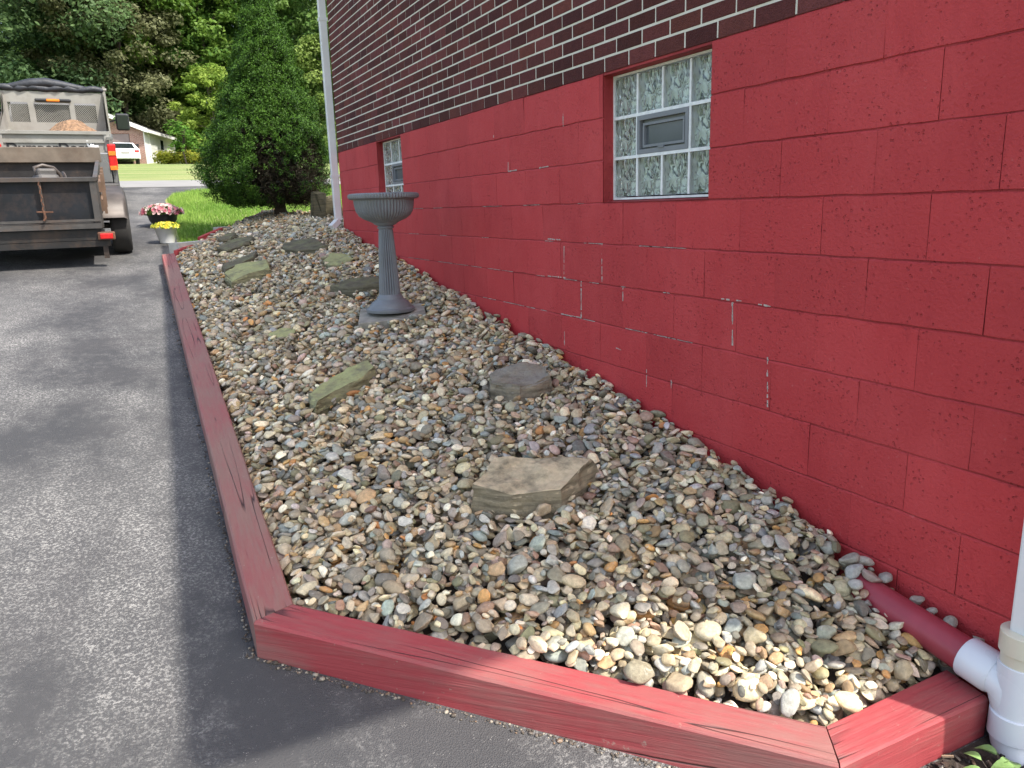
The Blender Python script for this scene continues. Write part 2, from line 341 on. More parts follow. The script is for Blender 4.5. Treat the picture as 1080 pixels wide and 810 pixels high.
# ------------------------------------------------------------------ red house
FX = 2.15; Y0 = .74; Y1 = 8.42; ZT = .605
house = empty('house', (FX, Y0, -1.6), 0, 'house with a red painted block foundation under dark brown brick', 'house')
inv = Matrix.Translation(-house.location)
def hp(o):  # child given in world coordinates
    o.parent = house; o.matrix_parent_inverse = inv; return o
WIN = [(2.527, 3.305), (6.35, 7.03)]; WZ = ZT - .2012 * 3
rnd = random.Random(5)
def tone_attr(me, tones):
    a = me.color_attributes.new('tone', 'FLOAT_COLOR', 'CORNER'); out = np.ones((len(me.loops), 4), np.float32); i = 0
    for p in me.polygons:
        n = p.loop_total; out[i:i + n, :3] = tones[p.index]; i += n
    a.data.foreach_set('color', out.ravel())
def block_wall():
    vs = []; fs = []; tn = []; sm = []
    def blk(y0, y1, z0, z1, hg, bg_, c_=0):
        nx = max(2, int((y1 - y0) / .035)); nz = 5; tone = rnd.uniform(.8, 1.15)
        dx = rnd.uniform(-.0009, .0009) + (.0006 if c_ % 2 else -.0006); tilt = rnd.uniform(-.0030, .0012)
        b = .0022; base = len(vs); jd = rnd.choice((.0004, .0007, .0012))
        ys = [y0 + hg, y0 + hg + b] + [y0 + hg + b + (y1 - y0 - 2 * hg - 2 * b) * k / nx for k in range(1, nx)] + [y1 - hg - b, y1 - hg]
        b0 = .0014; zs = [z0 + bg_, z0 + bg_ + b0] + [z0 + bg_ + b0 + (z1 - z0 - 2 * bg_ - .007) * k / nz for k in range(1, nz)] + [z1 - bg_, z1 - bg_ + 0]
        zs = zs[:-2] + [z1 - bg_ - .0055, z1 - bg_]
        J = len(ys); K = len(zs)
        for j, y in enumerate(ys):
            for k, z in enumerate(zs):
                edge = j in (0, J - 1) or k in (0, K - 1)
                x = FX + dx + tilt * ((z - z0) / .2 - .5) + (.0046 if k in (0, K - 1) else (jd if edge else 0))
                wob = .0011 * noise.noise((y * 14, z * 14, 3.3)); wz = .0034 * noise.noise((y * 11, z * 11, 7.7)) if k in (0, 1, K - 1, K - 2) else 0
                vs.append((x + wob * .8, y + (wob if 0 < j < J - 1 else 0), z + wz))
        for j in range(J - 1):
            for k in range(K - 1):
                fs.append((base + j * K + k, base + j * K + k + 1, base + (j + 1) * K + k + 1, base + (j + 1) * K + k)); tn.append(tone)
    for c in range(11):
        z1 = ZT - .2012 * c; z0 = z1 - .2012
        off = 1.547 if c % 2 == 1 else 1.747
        if c % 2 == 0: off = 1.747
        y = off - .4 * 4
        while y < Y1:
            a, b = max(y, Y0), min(y + .3985, Y1); y += .3985
            segs = [(a, b)]
            if c < 3:
                for (wa, wb) in WIN:
                    ns = []
                    for (p, q) in segs:
                        if q <= wa or p >= wb: ns.append((p, q)); continue
                        if p < wa: ns.append((p, wa))
                        if q > wb: ns.append((wb, q))
                    segs = ns
            for (p, q) in segs:
                if q - p > .02: blk(p, q, z0, z1, rnd.choice((.0001, .0003, .0005, .0010)), rnd.uniform(.0014, .0026), c)
    me = bpy.data.meshes.new('foundation_wall'); me.from_pydata(vs, [], fs); me.materials.append(M['block'])
    me.polygons.foreach_set('use_smooth', [True] * len(fs)); tone_attr(me, tn); me.update(); me.set_sharp_from_angle(angle=math.radians(14))
    o = bpy.data.objects.new('block_face', me); C.objects.link(o); return hp(o)
fw = block_wall(); fw.name = 'foundation_wall'
# backing wall with real thickness and window reveals
m = MB(); bx = FX + .0040
cuts = [Y0] + [v for w_ in WIN for v in w_] + [Y1]
m.b2((bx, Y0, -1.65), (FX + .22, Y1, WZ))
for i in range(0, len(cuts), 2): m.b2((bx, cuts[i], WZ), (FX + .22, cuts[i + 1], ZT))
for (a, b) in WIN:
    m.add([(FX - .001, a, WZ + .001), (FX + .07, a, WZ + .010), (FX + .07, b, WZ + .010), (FX - .001, b, WZ + .001)], [(0, 1, 2, 3)])
    m.b2((FX + .004, a - .001, ZT - .012), (FX + .1, b + .001, ZT + .02))
m.k = 1; rr = random.Random(2); CHX = []
rj = random.Random(12)
for _ in range(60):
    zc_ = ZT - .2012 * rj.choice((3, 4, 5, 5, 6, 6, 7)); y_ = 2.6 + 3.6 * rj.random(); CHX.append((y_, zc_, y_ + rj.uniform(.03, .22), zc_))
CH = CHX + [(4.534,0.587,4.548,0.420),(3.685,0.463,3.686,0.402),(4.353,0.271,4.358,0.204),(4.371,0.205,4.230,0.208),(3.958,0.204,3.859,0.207),(3.316,-0.199,3.317,-0.389),(3.694,-0.199,3.699,-0.375),(3.882,-0.397,3.679,-0.394),(3.874,-0.188,3.724,-0.190),(3.520,-0.403,3.523,-0.592),(3.737,-0.600,3.523,-0.597),(3.131,-0.398,3.131,-0.482),(3.701,-0.649,3.705,-0.774),(2.932,-0.779,2.931,-0.862),(2.744,-0.795,2.743,-0.843),(2.428,-0.394,2.384,-0.393),(2.340,-0.393,2.303,-0.392),(2.220,-0.396,2.161,-0.398),(2.364,-0.392,2.355,-0.575),(2.161,-0.595,2.149,-0.787),(3.188,-0.712,3.146,-0.716)]
for (ya, za, yb, zb) in CH:
    L = math.hypot(yb - ya, zb - za); n = max(2, int(L / .012)); t_ = Vector((0, yb - ya, zb - za)).normalized(); nn = Vector((0, -t_.z, t_.y))
    for i in range(n):
        if rr.random() < .22: continue
        p = Vector((FX - .0012, ya, za)) + t_ * (L * (i + .5) / n); hw = rr.uniform(.0010, .0044) * (.45 if za == zb else 1); hl = L / n * .62
        pts = [p + nn * hw * rr.uniform(.6, 1.2) * sa + t_ * hl * sb for sa, sb in ((-1, -1), (1, -1), (1, 1), (-1, 1))]
        bk = [q + Vector((.006, 0, 0)) for q in pts]
        m.add(pts + bk, [(0, 1, 2, 3), (0, 4, 5, 1), (1, 5, 6, 2), (2, 6, 7, 3), (3, 7, 4, 0)])
hp(m.build('wall_core', ['block', 'bare']))
# bricks
def brick_wall():
    vs = []; fs = []; tn = []; H = .0677; Lb = .1975; j = .0046
    for c in range(38):
        z0 = ZT + H * c + (.001 if c else -.002); z1 = ZT + H * (c + 1)
        y = Y0 - (.1 if c % 2 else 0) - .018
        while y < Y1:
            a, b = max(y, Y0) + j, min(y + Lb, Y1) - j; y += Lb
            if b - a < .02: continue
            t = rnd.choice((1, 1, 1.15, .85, .7, 1.3)) * rnd.uniform(.85, 1.1); tc = (t, t * rnd.uniform(.9, 1.0), t * rnd.uniform(.88, 1.12))
            dx = rnd.uniform(-.0012, .0012); q = .0025; z = (z0 + j * (1 if c else .1) , z1 - j); i = len(vs)
            f = FX - .001 + dx; bk = FX + .02
            wob = lambda: rnd.uniform(-.0009, .0009)
            vs += [(f, a + q + wob(), z[0] + q + wob()), (f, b - q + wob(), z[0] + q + wob()), (f, b - q + wob(), z[1] - q + wob()), (f, a + q + wob(), z[1] - q + wob()),
                   (f + q, a, z[0]), (f + q, b, z[0]), (f + q, b, z[1]), (f + q, a, z[1]), (bk, a, z[0]), (bk, b, z[0]), (bk, b, z[1]), (bk, a, z[1])]
            for F in ((0, 3, 2, 1), (0, 1, 5, 4), (1, 2, 6, 5), (2, 3, 7, 6), (3, 0, 4, 7), (4, 5, 9, 8), (5, 6, 10, 9), (6, 7, 11, 10), (7, 4, 8, 11)):
                fs.append(tuple(i + k for k in F)); tn.append(tc)
    me = bpy.data.meshes.new('brick_wall'); me.from_pydata(vs, [], fs); me.materials.append(M['brick']); tone_attr(me, tn); me.update()
    o = bpy.data.objects.new('brick_wall', me); C.objects.link(o); return hp(o)
brick_wall()
m = MB(); m.b2((FX + .0022, Y0 + .002, ZT + .004), (FX + .2, Y1 - .002, 3.18)); hp(m.build('mortar_joints', 'mortar'))
m = MB(); m.b2((FX + .22, Y0 + .004, -1.65), (11, Y0 + .2, 3.17)); m.b2((FX + .22, Y1 - .2, -1.65), (11, Y1 - .004, 3.17)); m.b2((10.8, Y0 + .2, -1.65), (11, Y1 - .2, 3.17))
hp(m.build('gable_wall', 'brick'))
# hip roof, soffit and gutter
EX = 1.98; ya, yb = -.84, 8.75; xb = 11.4; rz = 3.2; sl_ = .34; hw_ = (yb - ya) / 2; mx = EX + hw_
m = MB(); rt = rz + hw_ * sl_
m.add([(EX, ya, rz + .12), (xb, ya, rz + .12), (xb, yb, rz + .12), (EX, yb, rz + .12), (EX + hw_, (ya + yb) / 2, rt), (xb - hw_ + .2, (ya + yb) / 2, rt)],
      [(0, 1, 5, 4), (1, 2, 5), (2, 3, 4, 5), (3, 0, 4)]); hp(m.build('roof', 'shingle'))
m = MB(); m.b2((EX, ya, rz), (xb, yb, rz + .115)); hp(m.build('soffit', 'soffit'))
m = MB(); m.b2((EX - .012, ya - .01, rz - .01), (EX - .002, yb + .01, rz + .13)); hp(m.build('gutter', 'white'))
m = MB()
m.box((2.105, 8.46, 1.52), (.075, .06, 3.24), None, .008); m.bar((2.105, 8.46, -.10), (2.02, 8.43, -.17), .075, .055)
for z in (.35, 1.9): m.b2((2.062, 8.425, z), (2.15, 8.495, z + .03))
hp(m.build('downspout', 'white'))
# glass block windows
def window(y0, y1, cols, name='glass_block_window'):
    wn = bpy.data.objects.new(name, None); C.objects.link(wn); wn.location = (FX + .055, (y0 + y1) / 2, WZ); wn.empty_display_size = .1; hp(wn)
    wm = Matrix.Translation(-Vector(wn.location))
    def wp(o): o.parent = wn; o.matrix_parent_inverse = wm; return o
    xf = FX + .055; z0, z1 = WZ + .012, ZT - .014; fr = .010
    cw = (y1 - y0 - 2 * fr) / cols; ch = (z1 - z0 - 2 * fr) / 3; g = .010
    m = MB(); X0, X1 = xf + .004, xf + .08
    m.b2((X0 + .001, y0, z0), (X1, y0 + fr, z1)); m.b2((X0 + .001, y1 - fr, z0), (X1, y1, z1)); m.b2((X0 + .001, y0 + fr, z0), (X1, y1 - fr, z0 + fr)); m.b2((X0 + .001, y0 + fr, z1 - fr), (X1, y1 - fr, z1))
    vc = (1, 2) if cols == 4 else (0, 1)
    for c in range(1, cols):
        for r in range(3):
            if r == 1 and c == vc[1]: continue
            y = y0 + fr + cw * c; w_ = g * (1.5 if r == 1 else 1); m.b2((X0, y - w_ / 2 - .001, z0 + fr + ch * r + g / 2), (X1, y + w_ / 2 + .001, z0 + fr + ch * (r + 1) - g / 2))
    for r in (1, 2):
        z = z0 + fr + ch * r; m.b2((X0 - .002, y0 + fr, z - g / 2 - .002), (X1, y1 - fr, z + g / 2 + .002))
    wp(m.build('joint_grid', 'seal_white'))
    for r in range(3):
        for c in range(cols):
            if r == 1 and c in vc: continue
            a, b = y0 + fr + cw * c + g / 2, y0 + fr + cw * (c + 1) - g / 2; p, q = z0 + fr + ch * r + g / 2, z0 + fr + ch * (r + 1) - g / 2
            m = MB(); m.box((xf + .022, (a + b) / 2, (p + q) / 2), (.030, b - a - .001, q - p - .001), None, .006)
            m.k = 1; m.b2((xf + .052, a + .001, p + .001), (xf + .060, b - .001, q - .001)); 
            wp(m.build('glass_block', ['gblock', 'gswirl']))
    a, b = y0 + fr + cw * vc[0] + g / 2, y0 + fr + cw * (vc[1] + 1) - g / 2; p, q = z0 + fr + ch + g / 2 + .003, z0 + fr + ch * 2 - g / 2 - .003
    m = MB(); f = .020
    def ring(x0, x1, a, b, p, q, f):
        m.b2((x0, a, p), (x1, a + f, q)); m.b2((x0, b - f, p), (x1, b, q)); m.b2((x0, a + f, p), (x1, b - f, p + f)); m.b2((x0, a + f, q - f), (x1, b - f, q))
    ring(xf, xf + .03, a, b, p, q, f); ring(xf + .008, xf + .04, a + .034, b - .034, p + .028, q - .034, .011)
    m.b2((xf + .025, a + f, p + f), (xf + .03, b - f, q - f))
    m.k = 1; m.b2((xf + .021, a + .045, p + .04), (xf + .0245, b - .045, q - .046)); m.k = 0
    m.b2((xf - .004, (a + b) / 2 - .02, p + .018), (xf + .008, (a + b) / 2 + .02, p + .026))
    wp(m.build('vent', ['vent_grey', 'vent_dark']))
window(*WIN[0], 4); window(*WIN[1], 3)

# ------------------------------------------------------------------ gravel surface
zwY = np.array([.6, 1.2, 1.6, 1.93, 2.3, 3.3, 3.66, 4.65, 6.1, 8.4, 11., 14.]); zwZ = np.array([-1.47, -1.41, -1.27, -1.15, -1.07, -.91, -.84, -.71, -.49, -.19, -.01, .09])
def S(X, Y):
    T = -1.59 + .12 * Y; W = np.interp(Y, zwY, zwZ); t = np.clip((X - .36) / 1.79, 0, 1); return T + (W - T) * t ** 1.1
# timber corner points (top plane z=-1.55+.12Y)
TA = (.215, 2.372); TAi = (.352, 2.415); TB = (1.458, 1.156); TBi = (1.535, 1.272); TE = (2.05, 1.149); TEi = (2.05, 1.285)
FARL = (.365, 9.55)
def timber(name, quad, mat, label, zb=-1.70, zt=-1.55, axis=None, seed=0, group=None):
    """quad: outer start, outer end, inner end, inner start (XY)"""
    a, b, c, d = [Vector((q[0], q[1])) for q in quad]; L = ((b - a).length + (c - d).length) / 2
    n = max(8, int(L / .05)); k = 6; org = (a + d) / 2; dirv = ((b + c) / 2 - org).normalized(); ang = math.atan2(dirv.y, dirv.x) - PI / 2
    z0 = zt + .12 * org.y
    vs = []; fs = []; prof = []
    e = .007
    # cross-section around: (u across 0..1, level 0 bottom 1 top)
    sec = [(0, 0), (0, .35), (0, .7), (0, .95), (.05, 1)] + [(u, 1) for u in (.2, .35, .5, .65, .8)] + [(.95, 1), (1, .95), (1, .6), (1, 0)]
    for i in range(n + 1):
        t = i / n; po = a.lerp(b, t); pi_ = d.lerp(c, t)
        for (u, h) in sec:
            p = po.lerp(pi_, u); top = zt + .12 * p.y; bot = zb + .12 * p.y
            z = bot + (top - bot) * h
            nz = noise.noise((p.x * 3 + seed, p.y * 3, h * 2)) * .0035 + noise.noise((p.x * 14 + seed, p.y * 14, u * 3)) * .0012
            if h == 1: z += nz
            else: po_ = (p - (po + pi_) / 2).normalized() if u in (0, 1) else Vector((0, 0)); p = p + po_ * nz * .8
            vs.append((p.x, p.y, z))
    s_ = len(sec)
    for i in range(n):
        for q in range(s_ - 1): fs.append((i * s_ + q, i * s_ + q + 1, (i + 1) * s_ + q + 1, (i + 1) * s_ + q))
    fs.append(tuple(range(s_))[::-1]); fs.append(tuple(range(n * s_, n * s_ + s_)))
    mw = Matrix.Translation((org.x, org.y, z0)) @ Matrix.Rotation(ang, 4, 'Z'); mi = mw.inverted()
    vs = [mi @ Vector(v) for v in vs]; m = MB(); m.add(vs, fs); o = m.build(name, mat); o.matrix_world = mw
    for p in o.data.polygons: p.use_smooth = False
    return tag(o, label, 'timber', group)
timber('landscape_timber', [TA, (.356, 9.5), (.495, 9.55), TAi], 'timber_old', 'long faded red timber edging the driveway side of the gravel', seed=1)
timber('landscape_timber', [(TA[0]+.001, TA[1] - .006), TB, TBi, (TAi[0] + .004, TAi[1] - .006)], 'timber', 'red timber across the front of the gravel bed, angled towards the viewer', seed=2, zt=-1.549)
timber('landscape_timber', [(TB[0] + .004, TB[1] - .001), TE, TEi, (TBi[0] + .006, TBi[1] + .002)], 'timber', 'short cracked red timber running from the front corner to the red wall', seed=3, zt=-1.550)
# far-end boards and blocks
def board(a, b, zt, zb, w_, name, mat, label, cat, group=None):
    a = Vector(a); b = Vector(b); L = (b - a).length; ang = math.atan2((b - a).y, (b - a).x)
    m = MB(); m.box((L / 2, 0, (zt[0] - zb) / 2 if False else 0), (L, w_, 1), None, .006)
    o = m.build(name, mat); vs = o.data.vertices
    for v in vs:
        t = v.co.x / L; top = zt[0] + (zt[1] - zt[0]) * t; v.co.z = (top if v.co.z > 0 else zb) - zb
    o.location = (a.x, a.y, zb); o.rotation_euler = (0, 0, ang); return tag(o, label, cat, group)
board((.50, 9.50), (1.02, 10.25), (-.375, -.245), -.62, .045, 'edging_board', 'board', 'dark red edging board beside the long white concrete block', 'board')
board((.82, 10.16), (1.16, 10.72), (-.255, -.155), -.5, .045, 'edging_board', 'board', 'bright red edging board between the two nearer concrete blocks at the lawn', 'board')
board((1.36, 11.0), (1.90, 12.1), (-.135, .03), -.45, .045, 'edging_board', 'board', 'red edging board furthest along the lawn, near the evergreen trunk', 'board')
board((.50, 9.72), (.92, 10.02), (-.30, -.29), -.62, .17, 'concrete_block', 'conc_light', 'long white concrete block lying at the end of the long timber', 'block')
board((1.10, 10.78), (1.34, 10.90), (-.155, -.15), -.5, .20, 'concrete_block', 'conc_light', 'square pale concrete block between two red boards', 'block')
board((1.95, 12.2), (2.15, 12.32), (.045, .05), -.3, .2, 'concrete_block', 'conc_light', 'small grey concrete block beside the evergreen trunk', 'block')
# bed soil under the gravel
def bed():
    xs = np.linspace(.3, 3.6, 34); ys = np.linspace(1.2, 13.6, 125); X, Y = np.meshgrid(xs, ys, indexing='ij')
    lim = 1.45 + 0 * Y
    Z = S(X, Y) - .075
    edge = np.where(Y < 9.5, .33, .33 + (Y - 9.5) * .53); front = np.where(X < 1.5, 2.415 - (X - .35) * .965 - .03, 1.27)
    ok = (X >= edge - .02) & (Y >= front - .02) & ~((X > 2.14) & (Y < 8.45))
    V = np.stack([X, Y, Z], -1).reshape(-1, 3); n = len(ys); F = []
    for i in range(len(xs) - 1):
        for j in range(n - 1):
            if ok[i, j] and ok[i + 1, j] and ok[i, j + 1] and ok[i + 1, j + 1]: F.append((i * n + j, (i + 1) * n + j, (i + 1) * n + j + 1, i * n + j + 1))
    o = mesh_np('gravel_bed_soil', V, np.array(F), 'soil'); tag(o, kind='structure')
bed()
# ------------------------------------------------------------------ rocks
ROCKS = {
 'r1': (.105, [(1.101, 2.637), (1.22, 2.523), (1.387, 2.447), (1.619, 2.552), (1.401, 2.706), (1.253, 2.763)], 'rock_tan', 'thick tan sandstone slab in the foreground, the largest rock on the gravel'),
 'r2': (.07, [(0.795, 4.155), (0.963, 4.298), (1.191, 4.347), (1.194, 4.208), (1.064, 4.108), (0.9, 4.051), (0.789, 3.953)], 'rock_green', 'pale green mossy rock slanting in the middle left of the gravel'),
 'r3': (.08, [(1.65, 3.644), (1.712, 3.678), (1.816, 3.611), (1.914, 3.495), (1.881, 3.395), (1.788, 3.38), (1.7, 3.389), (1.647, 3.476), (1.611, 3.548)], 'rock_grey', 'dark grey rock with pale scrapes, close to the red wall in front of the urn'),
 'r4': (.075, [(0.785, 7.512), (0.932, 7.766), (1.196, 7.647), (1.155, 7.318), (0.958, 7.254), (0.811, 7.208)], 'rock_green', 'thick olive mossy rock at the far left of the gravel'),
 'r5': (.045, [(0.823, 8.104), (1.123, 8.324), (1.205, 8.301), (1.125, 8.039), (0.833, 7.832)], 'rock_dark', 'narrow dark slab tilted just behind the thick olive rock'),
 'r6': (.05, [(0.903, 9.161), (1.169, 9.457), (1.326, 9.299), (1.226, 8.992), (0.978, 8.806)], 'rock_dark', 'long brown slab nearer the red edging boards, second from the back'),
 'r6c': (.05, [(0.99, 9.782), (1.131, 9.986), (1.229, 9.886), (1.101, 9.505), (1.0, 9.481)], 'rock_dark', 'dark thin slab lying against the red board and pale block'),
 'r7': (.045, [(1.437, 8.246), (1.587, 8.403), (1.776, 8.174), (1.792, 7.717), (1.694, 7.664), (1.535, 7.836), (1.439, 8.062)], 'rock_dark', 'broad flat dark flagstone in front of the evergreen and white downspout'),
 'r8': (.028, [(1.622, 7.224), (1.739, 7.331), (1.849, 7.197), (1.845, 6.956), (1.751, 6.871), (1.629, 6.974)], 'rock_green', 'thin flat olive flagstone between the broad flagstone and the urn'),
 'r9': (.05, [(1.442, 6.2), (1.619, 6.243), (1.803, 6.056), (1.752, 5.846), (1.54, 5.96)], 'rock_dark', 'low dark greenish slab directly behind the urn column'),
 'r10': (.024, [(0.822, 5.535), (0.916, 5.611), (1.013, 5.525), (0.975, 5.41), (0.877, 5.374)], 'rock_green', 'small half buried olive stone left of the concrete paver'),
}
def slab_rock(name, poly, h, mat, label, seed, sink=.05):
    P = [Vector((x, y)) for x, y in poly]; c = sum(P, Vector((0, 0))) / len(P); zc = float(S(c.x, c.y)) + .016
    if sum(P[i].cross(P[(i + 1) % len(P)]) for i in range(len(P))) < 0: P = P[::-1]
    bm = bmesh.new(); N = len(P); rr = random.Random(seed)
    rings = []
    for lev, (sc_, zz) in enumerate(((1.03, -sink), (1.06, .25 * h), (1.02, .7 * h), (.96, .99 * h))):
        ring = []
        for i in range(N):
            p = P[i]; q = c + (p - c) * sc_ * (1 + rr.uniform(-.045, .035))
            z = float(S(p.x, p.y)) - zc + zz + (rr.uniform(-.28, .06) * h if lev == 3 else 0)
            ring.append(bm.verts.new((q.x - c.x, q.y - c.y, z)))
        rings.append(ring)
    for a, b in zip(rings, rings[1:]):
        for i in range(N): bm.faces.new((a[i], a[(i + 1) % N], b[(i + 1) % N], b[i]))
    bm.faces.new(rings[-1]); bm.faces.new(rings[0][::-1])
    bmesh.ops.triangulate(bm, faces=list(bm.faces))
    for _ in range(4 if h > .06 else 3):
        bmesh.ops.subdivide_edges(bm, edges=[e for e in bm.edges if e.calc_length() > .022], cuts=1, use_grid_fill=False)
        bmesh.ops.triangulate(bm, faces=list(bm.faces))
    bm.normal_update(); disp = []
    for v in bm.verts:
        p = v.co; n = v.normal; st = noise.noise((p.x * 6 + seed, p.y * 6, p.z * 75))
        amt = (.015 * noise.noise((p.x * 9 + seed, p.y * 9, p.z * 9)) + .004 * noise.noise((p.x * 32, p.y * 32 + seed, p.z * 32)))
        cell = noise.cell((p.x * 22 + seed, p.y * 22, p.z * 40)) * .0025
        side = 1 - abs(n.z)
        disp.append(n * (amt + cell + side * st * .009))
    for v, d in zip(bm.verts, disp): v.co += d
    bmesh.ops.recalc_face_normals(bm, faces=bm.faces)
    me = bpy.data.meshes.new(name); bm.to_mesh(me); bm.free(); me.materials.append(M[mat])
    me.polygons.foreach_set('use_smooth', [True] * len(me.polygons))
    try: me.set_sharp_from_angle(angle=math.radians(38))
    except Exception: pass
    o = bpy.data.objects.new(name, me); C.objects.link(o); o.location = (c.x, c.y, zc)
    return tag(o, label, 'rock', 'flat rocks laid on the gravel')
for i, (k, (h, poly, mat, lab)) in enumerate(ROCKS.items()): slab_rock('landscape_rock', poly, h * 1.18, mat, lab, 11 + i * 3.7)
# upright slabs leaning by the trunk
for i, (x, y, wd, hh, tl) in enumerate(((2.36, 10.5, .2, .30, .12), (2.62, 10.75, .24, .24, -.1))):
    m = MB(); m.box((0, 0, hh / 2 - .06), (wd, .07, hh + .12), Matrix.Rotation(tl, 3, 'Y'), .02)
    o = m.build('upright_stone', 'rock_dark'); bm = bmesh.new(); bm.from_mesh(o.data); bmesh.ops.triangulate(bm, faces=bm.faces); bmesh.ops.subdivide_edges(bm, edges=bm.edges, cuts=3)  # dark flagstone on these grey stones puts their deep shade into the colour
    for v in bm.verts: v.co += Vector((1, 1, 1)) * .02 * noise.noise(v.co * 11 + Vector((i * 5, 0, 0)))
    bm.to_mesh(o.data); bm.free(); o.location = (x, y, float(S(x, y))); o.rotation_euler = (0, 0, .2 - .5 * i)
    tag(o, ('taller grey stone standing upright between evergreen trunk and downspout', 'lower grey stone standing upright behind the white downspout')[i], 'stone')
# paver under the urn
PC = (1.625, 5.20); PA = math.radians(-18)
m = MB(); m.box((0, 0, -.05), (.46, .46, .115), None, .006)
pav = m.build('concrete_paver', 'concrete'); pav.location = (PC[0], PC[1], -.712); pav.rotation_euler = (.085, -.055, PA)
tag(pav, 'square grey concrete paver under the urn', 'paver')

# ------------------------------------------------------------------ gravel stones
def ico(sub):
    bm = bmesh.new(); bmesh.ops.create_icosphere(bm, subdivisions=sub, radius=1); bm.verts.ensure_lookup_table()
    V = np.array([v.co[:] for v in bm.verts]); F = np.array([[v.index for v in f.verts] for f in bm.faces]); bm.free(); return V, F
rg = np.random.default_rng(7)
def stone_shapes(sub, n):
    V0, F = ico(sub); out = []
    for i in range(n):
        V = V0.copy(); ang = rg.random() < .72
        for _ in range(rg.integers(8, 15) if ang else rg.integers(2, 5)):
            d = rg.normal(size=3); d /= np.linalg.norm(d); c = rg.uniform(.48, .82) if ang else rg.uniform(.75, .95); dt = V @ d
            V = V - np.outer(np.clip(dt - c, 0, None) * .92, d)
        V *= 1 + .05 * np.sin(V @ rg.normal(size=3) * 2.2 + rg.uniform(0, 6))[:, None]
        V /= np.abs(V).max(0); out.append(V)
    return out, F
def gravel():
    G = .006; gx0, gy0, gx1, gy1 = .34, 1.1, 3.3, 13.2
    nx, ny = int((gx1 - gx0) / G), int((gy1 - gy0) / G)
    gxs = gx0 + (np.arange(nx) + .5) * G; gys = gy0 + (np.arange(ny) + .5) * G
    T = S(gxs[:, None], gys[None, :]); T = T + .030 * np.exp(-((gxs[:, None] - PC[0] + .12) ** 2 + (gys[None, :] - PC[1] + .15) ** 2) / .13); H = T - .08
    def inside(x, y):
        if x > 2.135 and y < 8.48: return False
        if y < 9.5 and x < .352 + (y - 2.4) * .0197 + .012: return False
        if y >= 9.5 and x < .53 + (y - 9.5) * .525: return False
        if x < 1.54:
            if y < 2.415 - (x - .352) * .966 + .015: return False
        elif y < 1.297: return False
        if y > 12.7 - max(0, (x - 2.2)) * .4: return False
        return True
    # obstacles: rocks, paver
    block = np.zeros((nx, ny), bool)
    def poly_mask(P, grow=1.0):
        P = np.array(P); c = P.mean(0); P = c + (P - c) * grow; xs = gxs[:, None]; ys = gys[None, :]; ins = np.zeros((nx, ny), bool)
        i0, i1 = max(0, int((P[:, 0].min() - gx0) / G) - 1), int((P[:, 0].max() - gx0) / G) + 2; j0, j1 = max(0, int((P[:, 1].min() - gy0) / G) - 1), int((P[:, 1].max() - gy0) / G) + 2
        sx = gxs[i0:i1][:, None]; sy = gys[j0:j1][None, :]; r = np.zeros((len(sx), sy.shape[1]), bool)
        for a in range(len(P)):
            x1, y1 = P[a]; x2, y2 = P[(a + 1) % len(P)]
            cond = ((y1 > sy) != (y2 > sy)) & (sx < (x2 - x1) * (sy - y1) / (y2 - y1 + 1e-12) + x1); r ^= cond
        block[i0:i1, j0:j1] |= r
    for h, poly, *_ in ROCKS.values(): poly_mask(poly, 1.02 if h > .03 else .8)
    ca, sa = math.cos(PA), math.sin(PA)
    poly_mask([(PC[0] + ca * u - sa * v, PC[1] + sa * u + ca * v) for u, v in ((-.225, -.225), (.225, -.225), (.225, .225), (-.225, .225))])
    # pipe corridor, trunk
    px = (gxs[:, None] > 2.0) & (gys[None, :] < 1.6); 
    shp3, F3 = stone_shapes(3, 40); shp2, F2 = stone_shapes(2, 30)
    pal = np.array([(.31, .27, .21), (.24, .22, .185), (.40, .37, .31), (.19, .18, .165), (.27, .28, .28), (.34, .36, .37), (.30, .22, .14), (.40, .25, .11), (.55, .53, .48), (.22, .25, .27), (.25, .17, .14), (.13, .13, .13), (.46, .41, .31), (.33, .27, .26), (.42, .20, .08), (.20, .19, .13)])
    pw = np.array([15, 14, 13, 8, 8, 6, 7, 2.2, 6, 5, 3, 3, 9, 2.5, .7, 5]); pw = pw / pw.sum()
    buf3 = ([], [], []); buf2 = ([], [], []); cnt = 0
    def place(x, y, a, mask_ok=True, flat=.35):
        nonlocal cnt
        i, j = int((x - gx0) / G), int((y - gy0) / G)
        if i < 3 or j < 3 or i >= nx - 3 or j >= ny - 3 or block[i, j] or not inside(x, y): return
        b = a * rg.uniform(.6, .92); c = a * rg.uniform(.30, .55); th = rg.uniform(0, PI)
        k = int(a / G) + 1; i0, i1, j0, j1 = max(0, i - k), min(nx, i + k + 1), max(0, j - k), min(ny, j + k + 1)
        dx = (gxs[i0:i1] - x)[:, None]; dy = (gys[j0:j1] - y)[None, :]; ct, st = math.cos(th), math.sin(th)
        u = (dx * ct + dy * st) / a; v = (-dx * st + dy * ct) / b; q = u * u + v * v; ins = q < 1
        if not ins.any(): return
        hh = H[i0:i1, j0:j1]; 
        core = q < .7; hc = hh[core]; prof = c * np.sqrt(1 - np.minimum(q, 1)); z = np.partition((hh + prof * .85)[core], int(hc.size * .80))[int(hc.size * .80)] if hc.size > 2 else hh.max() + c
        lim = T[i, j] + .028
        if z > lim: return
        # slope tilt following local heights
        L_ = hh[:max(1, k), :].mean() - hh[-max(1, k):, :].mean(); D_ = hh[:, :max(1, k)].mean() - hh[:, -max(1, k):].mean()
        tx = math.atan2(-D_, k * G * 1.3) * .7 + rg.normal() * .22; ty = math.atan2(L_, k * G * 1.3) * .7 + rg.normal() * .22
        tx = max(-.7, min(.7, tx)); ty = max(-.7, min(.7, ty))
